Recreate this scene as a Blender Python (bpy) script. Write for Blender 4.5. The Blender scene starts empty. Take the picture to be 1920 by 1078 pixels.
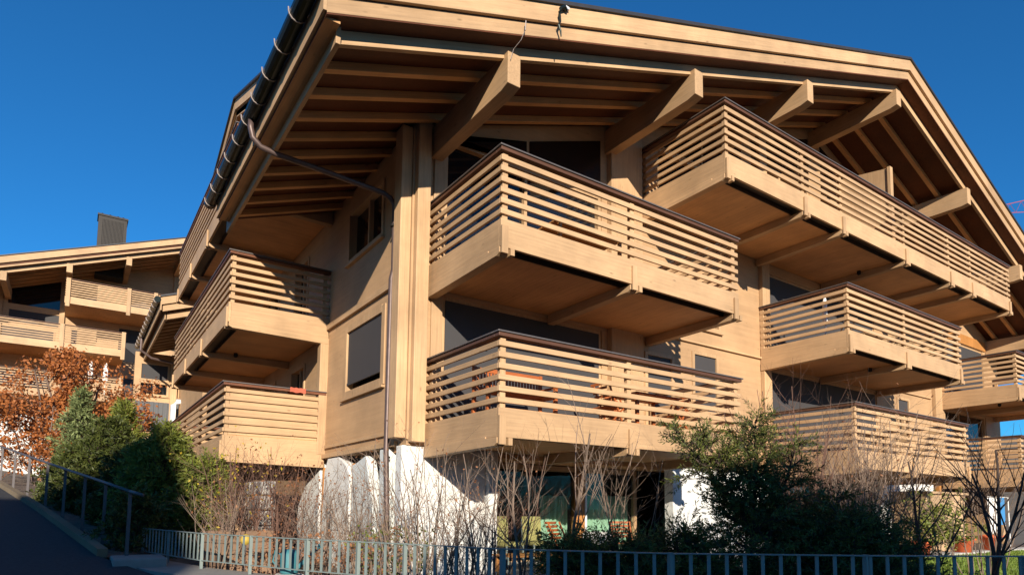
import bpy, math, random
from mathutils import Vector, Matrix
C = bpy.context.scene
COL = C.collection
R = math.radians

# ------------------------------------------------------------------ camera
cam_d = bpy.data.cameras.new('camera')
cam = bpy.data.objects.new('camera', cam_d)
COL.objects.link(cam)
yaw, pitch, roll = 0.9666, 0.08858, 0.01133
fw = Vector((math.cos(pitch)*math.cos(yaw), math.cos(pitch)*math.sin(yaw), math.sin(pitch)))
r0 = Vector((math.sin(yaw), -math.cos(yaw), 0)); u0 = r0.cross(fw)
rt = r0*math.cos(roll) + u0*math.sin(roll)
up = -r0*math.sin(roll) + u0*math.cos(roll)
cam.matrix_world = Matrix(((rt.x, up.x, -fw.x, 0), (rt.y, up.y, -fw.y, 0), (rt.z, up.z, -fw.z, 0), (0, 0, 0, 1)))
cam_d.sensor_width = 36.0
cam_d.lens = 1192.4/1920*36
cam_d.shift_y = (846.2-539)/1920
cam_d.clip_start = 0.1
cam_d.clip_end = 3000
C.camera = cam
C.render.resolution_x = 1024; C.render.resolution_y = 574

# ------------------------------------------------------------------ sky and sun
SUN = Vector((-.439, -1, .338)).normalized()
EL = math.asin(SUN.z); ROT = math.atan2(SUN.x, SUN.y) % (2*math.pi)
w = bpy.data.worlds.new('World'); C.world = w; w.use_nodes = True
nt = w.node_tree; nt.nodes.clear()
sky = nt.nodes.new('ShaderNodeTexSky'); sky.sky_type = 'NISHITA'; sky.sun_disc = False
sky.sun_elevation = EL; sky.sun_rotation = ROT; sky.altitude = 2200
sky.air_density = 1.2; sky.dust_density = 0.5; sky.ozone_density = 4.5
bg = nt.nodes.new('ShaderNodeBackground'); bg.inputs[1].default_value = 0.05
wo = nt.nodes.new('ShaderNodeOutputWorld')
skm = nt.nodes.new('ShaderNodeMix'); skm.data_type = 'RGBA'; skm.blend_type = 'MULTIPLY'; skm.inputs['Factor'].default_value = 1
skm.inputs[7].default_value = (.36, 1.36, 1.88, 1)
nt.links.new(sky.outputs[0], skm.inputs[6]); nt.links.new(skm.outputs[2], bg.inputs[0]); nt.links.new(bg.outputs[0], wo.inputs[0])
ld = bpy.data.lights.new('sun', 'SUN'); ld.energy = 5.0; ld.angle = R(.5); ld.color = (1, .89, .73)
lo = bpy.data.objects.new('sun', ld); COL.objects.link(lo)
lo.rotation_euler = (-SUN).to_track_quat('-Z', 'Y').to_euler(); lo.location = (-20, -40, 30)
vs = C.view_settings
vs.view_transform = 'Standard'; vs.look = 'None'; vs.exposure = 0.75; vs.gamma = 1; vs.use_curve_mapping = False

# ------------------------------------------------------------------ materials
MAT = {}
def new_mat(name):
    m = bpy.data.materials.new(name); m.use_nodes = True
    n = m.node_tree; b = n.nodes['Principled BSDF']; MAT[name] = m
    return m, n, b
def lin(c): return tuple(c) + (1,)
def wood(name, col, axis, var=.20, rough=.6, fine=30, bump=.15, tilt=0):
    """planed timber: grain stretched along one world axis, slow stains, per-piece tone"""
    m, n, b = new_mat(name); N = n.nodes; L = n.links
    tc = N.new('ShaderNodeTexCoord'); mp = N.new('ShaderNodeMapping')
    sc = [fine]*3; sc['XYZ'.index(axis)] = fine*.035
    mp.inputs['Scale'].default_value = sc
    src = tc.outputs['Object']
    if tilt:
        m0 = N.new('ShaderNodeMapping'); m0.inputs['Rotation'].default_value = (0, tilt, 0); L.new(src, m0.inputs['Vector']); src = m0.outputs[0]
    L.new(src, mp.inputs['Vector'])
    g = N.new('ShaderNodeTexNoise'); g.inputs['Scale'].default_value = 1; g.inputs['Detail'].default_value = 6
    g.inputs['Roughness'].default_value = .7
    L.new(mp.outputs[0], g.inputs['Vector'])
    s = N.new('ShaderNodeTexNoise'); s.inputs['Scale'].default_value = 1.3; s.inputs['Detail'].default_value = 4
    L.new(tc.outputs['Object'], s.inputs['Vector'])
    oi = N.new('ShaderNodeObjectInfo')
    def mr(src, a, c, frm=(.3, .7)):
        k = N.new('ShaderNodeMapRange'); k.inputs['From Min'].default_value = frm[0]; k.inputs['From Max'].default_value = frm[1]
        k.inputs['To Min'].default_value = a; k.inputs['To Max'].default_value = c
        L.new(src, k.inputs['Value']); return k.outputs[0]
    def mul(a, c):
        k = N.new('ShaderNodeMath'); k.operation = 'MULTIPLY'; L.new(a, k.inputs[0]); L.new(c, k.inputs[1]); return k.outputs[0]
    s3 = N.new('ShaderNodeTexNoise'); s3.inputs['Scale'].default_value = .45; s3.inputs['Detail'].default_value = 7; s3.inputs['Roughness'].default_value = .7
    L.new(tc.outputs['Object'], s3.inputs['Vector'])
    v = mul(mul(mul(mr(g.outputs[0], 1-var, 1+var*.6), mr(s.outputs[0], 1-var*.6, 1+var*.5)), mr(oi.outputs['Random'], .88, 1.08, (0, 1))), mr(s3.outputs[0], .80, 1.10))
    # knots
    vo = N.new('ShaderNodeTexVoronoi'); vo.inputs['Scale'].default_value = 1
    mk = N.new('ShaderNodeMapping'); sk = [4.5]*3; sk['XYZ'.index(axis)] = 1.6; mk.inputs['Scale'].default_value = sk
    L.new(src, mk.inputs['Vector']); L.new(mk.outputs[0], vo.inputs['Vector'])
    kn = mr(vo.outputs['Distance'], .62, 1.0, (.03, .10))
    v = mul(v, kn)
    mix = N.new('ShaderNodeMix'); mix.data_type = 'RGBA'; mix.blend_type = 'MULTIPLY'; mix.inputs['Factor'].default_value = 1
    mix.inputs[6].default_value = lin(col)
    L.new(v, mix.inputs[7]); L.new(mix.outputs[2], b.inputs['Base Color'])
    b.inputs['Roughness'].default_value = rough
    b.inputs['Specular IOR Level'].default_value = .25
    bp = N.new('ShaderNodeBump'); bp.inputs['Strength'].default_value = bump; bp.inputs['Distance'].default_value = .01
    L.new(g.outputs[0], bp.inputs['Height']); L.new(bp.outputs[0], b.inputs['Normal'])
    return m
def plain(name, col, rough=.6, metal=0, var=.12, scale=6, bump=.1, spec=.4, bd=.01):
    m, n, b = new_mat(name); N = n.nodes; L = n.links
    tc = N.new('ShaderNodeTexCoord'); s = N.new('ShaderNodeTexNoise'); s.inputs['Scale'].default_value = scale
    s.inputs['Detail'].default_value = 8; s.inputs['Roughness'].default_value = .65
    L.new(tc.outputs['Object'], s.inputs['Vector'])
    k = N.new('ShaderNodeMapRange'); k.inputs['From Min'].default_value = .3; k.inputs['From Max'].default_value = .7
    k.inputs['To Min'].default_value = 1-var; k.inputs['To Max'].default_value = 1+var; L.new(s.outputs[0], k.inputs['Value'])
    mix = N.new('ShaderNodeMix'); mix.data_type = 'RGBA'; mix.blend_type = 'MULTIPLY'; mix.inputs['Factor'].default_value = 1
    mix.inputs[6].default_value = lin(col)
    L.new(k.outputs[0], mix.inputs[7]); L.new(mix.outputs[2], b.inputs['Base Color'])
    b.inputs['Roughness'].default_value = rough; b.inputs['Metallic'].default_value = metal
    b.inputs['Specular IOR Level'].default_value = spec
    if bump:
        bp = N.new('ShaderNodeBump'); bp.inputs['Strength'].default_value = bump; bp.inputs['Distance'].default_value = bd
        L.new(s.outputs[0], bp.inputs['Height']); L.new(bp.outputs[0], b.inputs['Normal'])
    return m
def leafy(name, c1, c2, rough=.55, trans=.25):
    m, n, b = new_mat(name); N = n.nodes; L = n.links
    tc = N.new('ShaderNodeTexCoord'); s = N.new('ShaderNodeTexNoise'); s.inputs['Scale'].default_value = 4; s.inputs['Detail'].default_value = 5
    L.new(tc.outputs['Object'], s.inputs['Vector'])
    s2 = N.new('ShaderNodeTexNoise'); s2.inputs['Scale'].default_value = 40
    L.new(tc.outputs['Object'], s2.inputs['Vector'])
    ad = N.new('ShaderNodeMath'); ad.operation = 'ADD'; L.new(s.outputs[0], ad.inputs[0]); L.new(s2.outputs[0], ad.inputs[1])
    k = N.new('ShaderNodeMapRange'); k.inputs['From Min'].default_value = .75; k.inputs['From Max'].default_value = 1.25
    L.new(ad.outputs[0], k.inputs['Value'])
    mix = N.new('ShaderNodeMix'); mix.data_type = 'RGBA'; mix.inputs[6].default_value = lin(c1); mix.inputs[7].default_value = lin(c2)
    L.new(k.outputs[0], mix.inputs['Factor']); L.new(mix.outputs[2], b.inputs['Base Color'])
    b.inputs['Roughness'].default_value = rough; b.inputs['Specular IOR Level'].default_value = .3
    tr = N.new('ShaderNodeBsdfTranslucent'); L.new(mix.outputs[2], tr.inputs[0])
    ms = N.new('ShaderNodeMixShader'); ms.inputs[0].default_value = trans
    L.new(b.outputs[0], ms.inputs[1]); L.new(tr.outputs[0], ms.inputs[2])
    L.new(ms.outputs[0], N['Material Output'].inputs[0])
    return m
def glass(name, tint=(.9, .95, .93), refl=(.9, .9, .9), base=.08):
    m, n, b = new_mat(name); N = n.nodes; L = n.links; N.remove(b)
    g = N.new('ShaderNodeBsdfGlossy'); g.inputs['Roughness'].default_value = .02; g.inputs[0].default_value = lin(refl)
    t = N.new('ShaderNodeBsdfTransparent'); t.inputs[0].default_value = lin(tint)
    f = N.new('ShaderNodeFresnel'); f.inputs[0].default_value = 1.28
    ms = N.new('ShaderNodeMixShader'); L.new(f.outputs[0], ms.inputs[0]); L.new(t.outputs[0], ms.inputs[1]); L.new(g.outputs[0], ms.inputs[2])
    L.new(ms.outputs[0], N['Material Output'].inputs[0])
    return m

LARCH = (.475, .305, .168)
for a in 'XYZ':
    wood('larch_'+a, LARCH, a)
    wood('wall_'+a, (.46, .29, .158), a, var=.13, fine=16, bump=.08)
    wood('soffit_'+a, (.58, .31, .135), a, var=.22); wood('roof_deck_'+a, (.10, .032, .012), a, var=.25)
wood('larch_up', LARCH, 'X', tilt=R(19.7)); wood('larch_down', LARCH, 'X', tilt=R(-19.7))
wood('rafter_up', (.56, .30, .125), 'X', tilt=R(19.7)); wood('rafter_down', (.56, .30, .125), 'X', tilt=R(-19.7))
wood('rail_red', (.115, .054, .033), 'X', rough=.45)
wood('rail_red_Y', (.15, .058, .030), 'Y', rough=.45)
wood('teak', (.40, .115, .035), 'X', rough=.4)
wood('crate_wood', (.27, .17, .11), 'X', rough=.7)
wood('frame_orange', (.42, .19, .06), 'Z', rough=.45)
wood('shed_wood', (.46, .31, .18), 'Z', rough=.6, var=.3)
wood('bark', (.17, .12, .095), 'Z', var=.35, fine=60, rough=.9, bump=.5)
wood('twig', (.215, .155, .118), 'Z', var=.3, fine=60, rough=.85)
wood('twig_red', (.17, .095, .07), 'Z', var=.35, fine=60, rough=.85)
wood('bark_dark', (.07, .05, .042), 'Z', var=.35, fine=60, rough=.9, bump=.5)
plain('cap_metal', (.12, .105, .10), .42, .3, bump=.02)
plain('roof_metal', (.055, .055, .06), .5, .5)
plain('gutter_metal', (.018, .026, .024), .3, .6, bump=.02)
plain('bracket_metal', (.30, .25, .23), .5, .3, bump=.02)
plain('copper_pipe', (.10, .068, .062), .45, .3, var=.2, bump=.02)
plain('blind', (.042, .040, .043), .75, 0, var=.05, scale=2, bump=.02)
plain('dark', (.008, .007, .007), .8, bump=0)
plain('channel', (.05, .036, .028), .6, bump=0)
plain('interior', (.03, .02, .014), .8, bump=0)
plain('white_render', (.62, .62, .60), .9, var=.10, scale=3.5, bump=.35, bd=.02)
plain('stone_white', (.54, .57, .56), .8, var=.12, scale=3, bump=.4, bd=.03)
plain('concrete', (.24, .225, .20), .85, var=.12, scale=4, bump=.2)
plain('asphalt', (.026, .027, .031), .9, var=.45, scale=22, bump=.6)
plain('soil', (.14, .105, .08), .95, var=.4, scale=7, bump=.8, bd=.04)
plain('paving', (.42, .40, .37), .85, var=.1, scale=5, bump=.2)
plain('terrain', (.16, .12, .075), .95, var=.3, scale=.3, bump=.3)
plain('fence_steel', (.175, .215, .205), .55, .1, var=.08, bump=.02)
plain('rail_steel', (.085, .075, .078), .5, .3, var=.1, bump=.02)
plain('curtain', (.30, .43, .32), .9, var=.1, scale=12)
plain('cushion', (.24, .23, .085), .9, var=.12)
plain('white_cloth', (.82, .82, .80), .8, bump=.05)
plain('red_cloth', (.38, .09, .05), .8)
plain('blue_cloth', (.04, .20, .45), .8)
plain('terracotta', (.62, .13, .045), .75)
plain('grey_clad', (.085, .088, .095), .6, var=.06)
plain('chimney_metal', (.026, .022, .019), .5, .4)
plain('white_metal', (.78, .79, .80), .4, .1, bump=0)
plain('crane_red', (.42, .09, .09), .5, bump=0)
plain('yellow', (.42, .30, .05), .6)
plain('teal', (.04, .16, .19), .6)
plain('stone_grey', (.40, .38, .35), .9, var=.35, scale=9, bump=.9, bd=.05)
glass('pane')
m, n, b = new_mat('dark_pane'); b.inputs['Base Color'].default_value = (.008, .009, .011, 1); b.inputs['Roughness'].default_value = .04; b.inputs['Specular IOR Level'].default_value = .5
m, n, b = new_mat('shade_pane'); b.inputs['Base Color'].default_value = (.018, .010, .007, 1); b.inputs['Roughness'].default_value = .25; b.inputs['Specular IOR Level'].default_value = .2
leafy('yew', (.024, .038, .011), (.15, .165, .035), trans=.15)
leafy('pine', (.09, .12, .045), (.24, .28, .11), trans=.15)
leafy('spruce', (.026, .040, .009), (.095, .110, .022), trans=.15)
leafy('thuja', (.075, .115, .018), (.24, .25, .045), trans=.25)
leafy('autumn', (.26, .075, .022), (.50, .19, .055), trans=.3)
leafy('dry_leaf', (.20, .075, .04), (.36, .17, .07), trans=.3)
leafy('yellow_leaf', (.38, .30, .03), (.60, .42, .05), trans=.35)
leafy('grass', (.10, .17, .022), (.22, .30, .045), trans=.3)

# ------------------------------------------------------------------ mesh helpers
class MB:
    def __init__(s): s.v = []; s.f = []
    def box(s, a, b):
        x0, x1 = sorted((a[0], b[0])); y0, y1 = sorted((a[1], b[1])); z0, z1 = sorted((a[2], b[2]))
        i = len(s.v)
        s.v += [(x0,y0,z0),(x1,y0,z0),(x1,y1,z0),(x0,y1,z0),(x0,y0,z1),(x1,y0,z1),(x1,y1,z1),(x0,y1,z1)]
        s.f += [tuple(i+k for k in q) for q in ((0,3,2,1),(4,5,6,7),(0,1,5,4),(1,2,6,5),(2,3,7,6),(3,0,4,7))]
        return s
    def prism(s, poly, axis, a0, a1):
        """polygon in the two other axes (in xyz order) extruded along axis"""
        i = len(s.v); n_ = len(poly)
        for a in (a0, a1):
            for p in poly:
                s.v.append((a, p[0], p[1]) if axis == 'X' else ((p[0], a, p[1]) if axis == 'Y' else (p[0], p[1], a)))
        s.f.append(tuple(range(i, i+n_))[::-1]); s.f.append(tuple(range(i+n_, i+2*n_)))
        for k in range(n_):
            l = (k+1) % n_; s.f.append((i+k, i+l, i+n_+l, i+n_+k))
        return s
    def tube(s, pts, rad, n=6, cap=True):
        pts = [Vector(p) for p in pts]; i0 = len(s.v)
        rads = rad if isinstance(rad, (list, tuple)) else [rad]*len(pts)
        for k, p in enumerate(pts):
            d = (pts[min(k+1, len(pts)-1)] - pts[max(k-1, 0)]).normalized()
            a = d.cross(Vector((0, 0, 1)) if abs(d.z) < .9 else Vector((1, 0, 0))).normalized(); b_ = d.cross(a)
            for j in range(n):
                t = 2*math.pi*j/n; q = p + (a*math.cos(t) + b_*math.sin(t))*rads[k]; s.v.append(tuple(q))
        for k in range(len(pts)-1):
            for j in range(n):
                l = (j+1) % n; o = i0+k*n
                s.f.append((o+j, o+l, o+n+l, o+n+j))
        if cap:
            s.f.append(tuple(i0+j for j in range(n))[::-1]); s.f.append(tuple(i0+(len(pts)-1)*n+j for j in range(n)))
        return s
    def bar(s, p, q, wd, ht):
        """rectangular bar between two points"""
        p, q = Vector(p), Vector(q); d = (q-p).normalized()
        a = d.cross(Vector((0, 0, 1)) if abs(d.z) < .95 else Vector((0, 1, 0))).normalized(); b_ = a.cross(d)
        i = len(s.v)
        for e in (p, q):
            for x, y in ((-1,-1),(1,-1),(1,1),(-1,1)): s.v.append(tuple(e + a*x*wd/2 + b_*y*ht/2))
        s.f += [tuple(i+k for k in t) for t in ((3,2,1,0),(4,5,6,7),(0,1,5,4),(1,2,6,5),(2,3,7,6),(3,0,4,7))]
        return s
    def lathe(s, c, prof, n=16):
        i = len(s.v); k_ = len(prof)
        for r_, z_ in prof:
            for j in range(n):
                t = 2*math.pi*j/n; s.v.append((c[0]+r_*math.cos(t), c[1]+r_*math.sin(t), c[2]+z_))
        for k in range(k_-1):
            for j in range(n):
                l = (j+1) % n; o = i+k*n; s.f.append((o+j, o+l, o+n+l, o+n+j))
        s.f.append(tuple(i+j for j in range(n))[::-1]); s.f.append(tuple(i+(k_-1)*n+j for j in range(n)))
        return s
    def quad(s, a, b, c, d):
        i = len(s.v); s.v += [tuple(a), tuple(b), tuple(c), tuple(d)]; s.f.append((i, i+1, i+2, i+3)); return s
    def build(s, name, mat, parent=None, bevel=0, smooth=False):
        me = bpy.data.meshes.new(name); me.from_pydata(s.v, [], s.f); me.update()
        o = bpy.data.objects.new(name, me); COL.objects.link(o)
        me.materials.append(MAT[mat])
        if smooth:
            for p in me.polygons: p.use_smooth = True
        if bevel:
            md = o.modifiers.new('b', 'BEVEL'); md.width = bevel; md.segments = 2; md.limit_method = 'ANGLE'
        if parent is not None:
            o.parent = parent
            if any(parent.matrix_basis.translation): # children are written in world coordinates
                o.matrix_parent_inverse = Matrix.Translation(-world_loc(parent))
        return o
def world_loc(o):
    l = Vector((0, 0, 0))
    while o is not None:
        l = l + o.location if o.parent is None else l + Vector((0, 0, 0)); o = o.parent
    return l
def tag(o, label=None, cat=None, group=None, kind=None):
    if label: o['label'] = label
    if cat: o['category'] = cat
    if group: o['group'] = group
    if kind: o['kind'] = kind
    return o
def thing(name, label, cat, loc=(0, 0, 0), group=None):
    o = bpy.data.objects.new(name, None); COL.objects.link(o); o.location = loc; o.empty_display_size = .1
    return tag(o, label, cat, group)
def copy_tree(root, loc, rz=0.0, scale=1.0):
    r = root.copy(); COL.objects.link(r); r.location = loc; r.rotation_euler = (0, 0, rz); r.scale = (scale,)*3
    for ch in [c for c in root.children]:
        c = ch.copy(); COL.objects.link(c); c.parent = r
        for g in [k for k in ch.children]:
            d = g.copy(); COL.objects.link(d); d.parent = c
    return r
def B(*boxes):
    m = MB()
    for a, b in boxes: m.box(a, b)
    return m

def wall_mesh(axis, p0, p1, a0, a1, z0, top, holes, extra=()):
    """wall slab between p0 and p1 on axis, spanning a0..a1, from z0 up to top(a), with rectangular holes"""
    A = sorted({a0, a1, *extra, *[h[0] for h in holes], *[h[1] for h in holes]}); A = [a for a in A if a0 <= a <= a1]
    Z = sorted({z0, *[h[2] for h in holes], *[h[3] for h in holes]})
    m = MB()
    def P(a, p, z): return (a, p, z) if axis == 'Y' else (p, a, z)
    def cell(i, k):
        if i < 0 or i >= len(A)-1 or k < 0 or k >= len(Z): return False
        ca = (A[i]+A[i+1])/2; cz = (Z[k] + (Z[k+1] if k+1 < len(Z) else Z[k]+.1))/2
        return not any(h[0] < ca < h[1] and h[2] < cz < h[3] for h in holes)
    def zz(k, a): return Z[k] if k < len(Z) else top(a)
    for i in range(len(A)-1):
        for k in range(len(Z)):
            if not cell(i, k): continue
            l, r_ = A[i], A[i+1]; zl0, zl1, zr0, zr1 = zz(k, l), zz(k+1, l), zz(k, r_), zz(k+1, r_)
            m.quad(P(l,p0,zl0), P(r_,p0,zr0), P(r_,p0,zr1), P(l,p0,zl1))
            m.quad(P(l,p1,zl0), P(l,p1,zl1), P(r_,p1,zr1), P(r_,p1,zr0))
            if not cell(i-1, k): m.quad(P(l,p0,zl0), P(l,p0,zl1), P(l,p1,zl1), P(l,p1,zl0))
            if not cell(i+1, k): m.quad(P(r_,p0,zr0), P(r_,p1,zr0), P(r_,p1,zr1), P(r_,p0,zr1))
            if not cell(i, k-1): m.quad(P(l,p0,zl0), P(l,p1,zl0), P(r_,p1,zr0), P(r_,p0,zr0))
            if not cell(i, k+1): m.quad(P(l,p0,zl1), P(r_,p0,zr1), P(r_,p1,zr1), P(l,p1,zl1))
    return m

def window(parent, axis, p, a0, a1, z0, z1, mull=(), blind=None, label=None, sill=True, back='dark_pane', fr='larch_Z', proud=.03, rail=None, fw=.075):
    """p: outer wall plane. frame proud of it; pane set back; blind = fraction of height covered by a grey roller blind"""
    def Q(a, q, z): return (a, p+q, z) if axis == 'Y' else (p+q, a, z)
    f = MB(); t = fw
    f.box(Q(a0-.02, -proud, z0), Q(a0+t, .20, z1)); f.box(Q(a1-t, -proud, z0), Q(a1+.02, .20, z1))
    f.box(Q(a0+t, -proud, z1-t), Q(a1-t, .20, z1+.02)); f.box(Q(a0+t, -proud, z0-.02), Q(a1-t, .20, z0+t))
    for mm in mull: f.box(Q(mm-.035, .05, z0+t), Q(mm+.035, .19, z1-t))
    if rail: f.box(Q(a0+t, .06, rail-.035), Q(a1-t, .185, rail+.035))
    w_ = f.build('window', fr, parent, bevel=.006)
    if label: w_['label'] = label
    MB().box(Q(a0+t, .15, z0+t), Q(a1-t, .17, z1-t)).build('pane', back, w_)
    if back == 'pane' or back == 'glass': pass
    if blind:
        zb = z1-t-(z1-z0-2*t)*blind
        bl = MB(); bl.box(Q(a0+t, .015, zb), Q(a1-t, .03, z1-t)); bl.box(Q(a0+t, .0, zb-.045), Q(a1-t, .04, zb))
        bl.build('blind', 'blind', w_)
    if sill: MB().box(Q(a0-.06, -proud-.05, z0-.07), Q(a1+.06, .0-.0005, z0-.02)).build('sill', 'larch_X' if axis == 'Y' else 'larch_Y', w_, bevel=.005)
    return w_

def balcony(parent, mode, fixed, u0, u1, depth, Z, beams, right_side=True, backing=False, label=None, lamp=None, left_side=True):
    """mode 'Y': long face looks to -Y at Y=fixed, u is X.  mode 'X': long face looks to -X at X=fixed, u is Y."""
    def P(u, v, z): return (u, fixed+v, z) if mode == 'Y' else (fixed+v, u, z)
    gu, gv = ('X', 'Y') if mode == 'Y' else ('Y', 'X')
    def bx(*a):
        m = MB()
        for p, q in a: m.box(P(*p), P(*q))
        return m
    deck = bx(((u0+.065, .34, Z-1.60), (u1-.065, depth-.003, Z-1.20)), ((u0+.062, .062, Z-1.20), (u1-.062, depth-.003, Z-1.165)))
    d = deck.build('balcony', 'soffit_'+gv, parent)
    if label: d['label'] = label
    bx(((u0+.07, .065, Z-1.50), (u1-.07, .335, Z-1.46)), ((u0+.07, .325, Z-1.595), (u1-.07, .337, Z-1.24))).build('drip_channel', 'channel', d)
    # fascia
    bx(((u0, 0, Z-1.63), (u1, .058, Z-1.18))).build('fascia_board', 'larch_'+gu, d, bevel=.006)
    if left_side: bx(((u0+.002, .06, Z-1.628), (u0+.058, depth-.002, Z-1.182))).build('fascia_board', 'larch_'+gv, d, bevel=.006)
    if right_side: bx(((u1-.058, .06, Z-1.628), (u1-.002, depth-.002, Z-1.182))).build('fascia_board', 'larch_'+gv, d, bevel=.006)
    # slats
    n_ = 6; pit = .174
    sl = MB()
    for k in range(n_):
        zt = Z-.145-k*pit
        sl.box(P(u0-.004*(k % 2), 0, zt-.088), P(u1+.004*(k % 2), .042, zt))
    sl.build('slat_rail', 'larch_'+gu, d, bevel=.009)
    for side, on in ((0, left_side), (1, right_side)):
        if not on: continue
        ss = MB(); ua = u0 if side == 0 else u1-.042
        for k in range(n_):
            zt = Z-.145-k*pit-.001
            ss.box(P(ua, .043, zt-.086), P(ua+.042, depth-.004, zt))
        ss.build('slat_rail', 'larch_'+gv, d, bevel=.009)
    # posts
    ps = []
    for u in [u0+.10] + [b for b in beams if u0+.5 < b < u1-.5] + [u1-.10]:
        ps.append(((u-.05, .044, Z-1.18), (u+.05, .125, Z-.10)))
    for u_, on in ((u0+.046, left_side), (u1-.126, right_side)):
        if on: ps.append(((u_, depth-.16, Z-1.18), (u_+.08, depth-.06, Z-.10)))
    for q in ps: bx(q).build('baluster_post', 'larch_Z', d, bevel=.005)
    # handrail: red brown timber under a dark metal cap
    hr = bx(((u0-.02, -.02, Z-.085), (u1+.02, .12, Z-.026)))
    if left_side: hr.box(P(u0-.02, .121, Z-.085), P(u0+.12, depth-.004, Z-.026))
    if right_side: hr.box(P(u1-.12, .121, Z-.085), P(u1+.02, depth-.004, Z-.026))
    h = hr.build('handrail', 'rail_red' if mode == 'Y' else 'rail_red_Y', d, bevel=.006)
    cp = bx(((u0-.045, -.045, Z-.025), (u1+.045, .14, Z)))
    if left_side: cp.box(P(u0-.045, .1405, Z-.025), P(u0+.14, depth-.004, Z))
    if right_side: cp.box(P(u1-.14, .1405, Z-.025), P(u1+.045, depth-.004, Z))
    cp.build('rail_cap', 'cap_metal', d, bevel=.004)
    # cantilever beams with end plates
    for b in beams:
        m = MB(); pr = [(.02, Z-1.72), (.10, Z-1.76), (depth-.002, Z-1.80), (depth-.002, Z-1.602), (.345, Z-1.602), (.345, Z-1.632), (.02, Z-1.632)]
        i = len(m.v)
        for s_ in (-.085, .085):
            for v, z in pr: m.v.append(P(b+s_, v, z))
        k_ = len(pr)
        m.f.append(tuple(range(k_))[::-1]); m.f.append(tuple(range(k_, 2*k_)))
        for k in range(k_): l = (k+1) % k_; m.f.append((k, l, k_+l, k_+k))
        m.build('support_beam', 'larch_'+gv, d, bevel=.006)
        MB().box(P(b-.075, -.045, Z-1.745), P(b+.045, -.002, Z-1.30)).box(P(b+.10, -.03, Z-1.75), P(b+.175, .10, Z-1.635)).build('beam_cap', 'larch_Z', d, bevel=.006)
    if backing:
        for q in backing: bx(q).build('privacy_panel', 'larch_'+gv, d)
    if lamp:
        c = P(lamp[0], lamp[1], Z-1.66); MB().lathe(c, [(.05, .06), (.055, .03), (.055, -.02), (.035, -.05), (.01, -.055)], 12).build('soffit_lamp', 'dark', d, smooth=True)
    return d

# ------------------------------------------------------------------ MAIN CHALET
AX, SL = 18.5, .358
def zt(x, o=12.55): return o - SL*abs(x-AX)
Z0, Z1, Z2 = 2.69, 5.64, 8.59
YF, YW = 7.9, 10.35
ch = thing('chalet', 'large timber chalet with stacked slatted balconies and a broad overhanging gable roof, filling the picture', 'house')

# walls
def top_front(x): return zt(x, 11.98)
holesF = [(5.52, 9.55, 1.5, 3.96), (10.92, 11.90, 1.5, 3.72), (12.6, 13.6, 2.42, 3.98), (15.85, 21.9, 1.5, 3.96), (23.3, 24.2, 2.5, 3.98), (26.95, 31.0, 1.5, 3.96),
          (5.52, 9.55, 4.45, 7.10), (12.68, 13.72, 4.62, 5.85), (15.85, 21.9, 4.45, 6.72), (23.3, 24.2, 4.62, 5.85), (26.95, 31.0, 4.45, 6.72),
          (11.4, 14.8, 7.4, 8.95), (15.2, 18.2, 7.4, 9.9), (18.8, 21.8, 7.4, 9.9), (22.2, 25.6, 7.4, 8.95)]
wall_mesh('Y', YW, YW+.3, 4.85, 32.2, 1.10, top_front, holesF, extra=(AX,)).build('wall', 'wall_X', ch)
XL = 4.85
def top_left(y): return 7.08 if y < 14.76 else 9.9
holesL = [(11.42, 13.62, 2.36, 3.96), (11.65, 13.62, 5.42, 6.62), (16.6, 17.9, 1.5, 3.7), (19.5, 20.9, 1.5, 3.7), (16.6, 17.9, 4.45, 6.6), (19.5, 22.0, 4.45, 6.6), (17.0, 22.0, 7.4, 9.2)]
wall_mesh('X', XL, XL+.3, YW+.3, 14.76, 1.10, top_left, [h for h in holesL if h[1] < 14.7]).build('wall', 'wall_Y', ch)
wall_mesh('X', XL, XL+.3, 14.76, 24.3, 1.10, top_left, [h for h in holesL if h[0] > 14.7]).build('wall', 'wall_Y', ch)
B(((XL, 24.3, -1.6), (32.2, 24.6, 7.0)), ((32.2, YW, -1.6), (32.5, 24.6, 7.0))).build('wall', 'wall_X', ch)
# ledges (storey trims)
for z in (4.17, ):
    B(((4.78, 10.70, z), (XL-.001, 14.78, z+.13))).build('storey_trim', 'larch_Y', ch, bevel=.006)
    for a in ((10.9, 15.44), (22.1, 25.9)): B(((a[0], YW-.07, z), (a[1], YW-.001, z+.05))).build('storey_trim', 'larch_X', ch, bevel=.006)
B(((4.80, 10.70, 1.33), (XL-.001, 14.70, 1.40)), ((4.77, 10.70, 1.10), (XL-.001, 14.80, 1.20))).build('storey_trim', 'larch_Y', ch, bevel=.006)
for a in ((10.9, 15.44), (22.1, 25.9)): B(((a[0], YW-.07, 1.05), (a[1], YW-.001, 1.15))).build('storey_trim', 'larch_X', ch, bevel=.006)
# corner posts and columns
for x0, x1, y0, y1, zb, zt_ in ((4.62, 4.83, 10.34, 10.64, 1.22, 7.02), (4.87, 5.13, 10.16, 10.345, 1.15, 7.15), (5.27, 5.50, 10.30, 10.349, 1.15, 7.3),
                           (15.46, 15.80, 10.22, 10.349, 1.15, 8.9+2.0), (9.72, 10.72, 10.20, 10.349, 1.15, 8.80), (26.05, 26.80, 10.22, 10.349, 1.15, 9.2)):
    B(((x0, y0, zb), (x1, y1, zt_))).build('column', 'larch_Z', ch, bevel=.012)
B(((4.83, 10.30, 1.2), (4.87, 10.345, 7.0))).build('column', 'larch_Z', ch)
B(((4.66, 14.79, 1.20), (4.90, 15.02, 3.99))).build('column', 'larch_Z', ch, bevel=.012)
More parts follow.
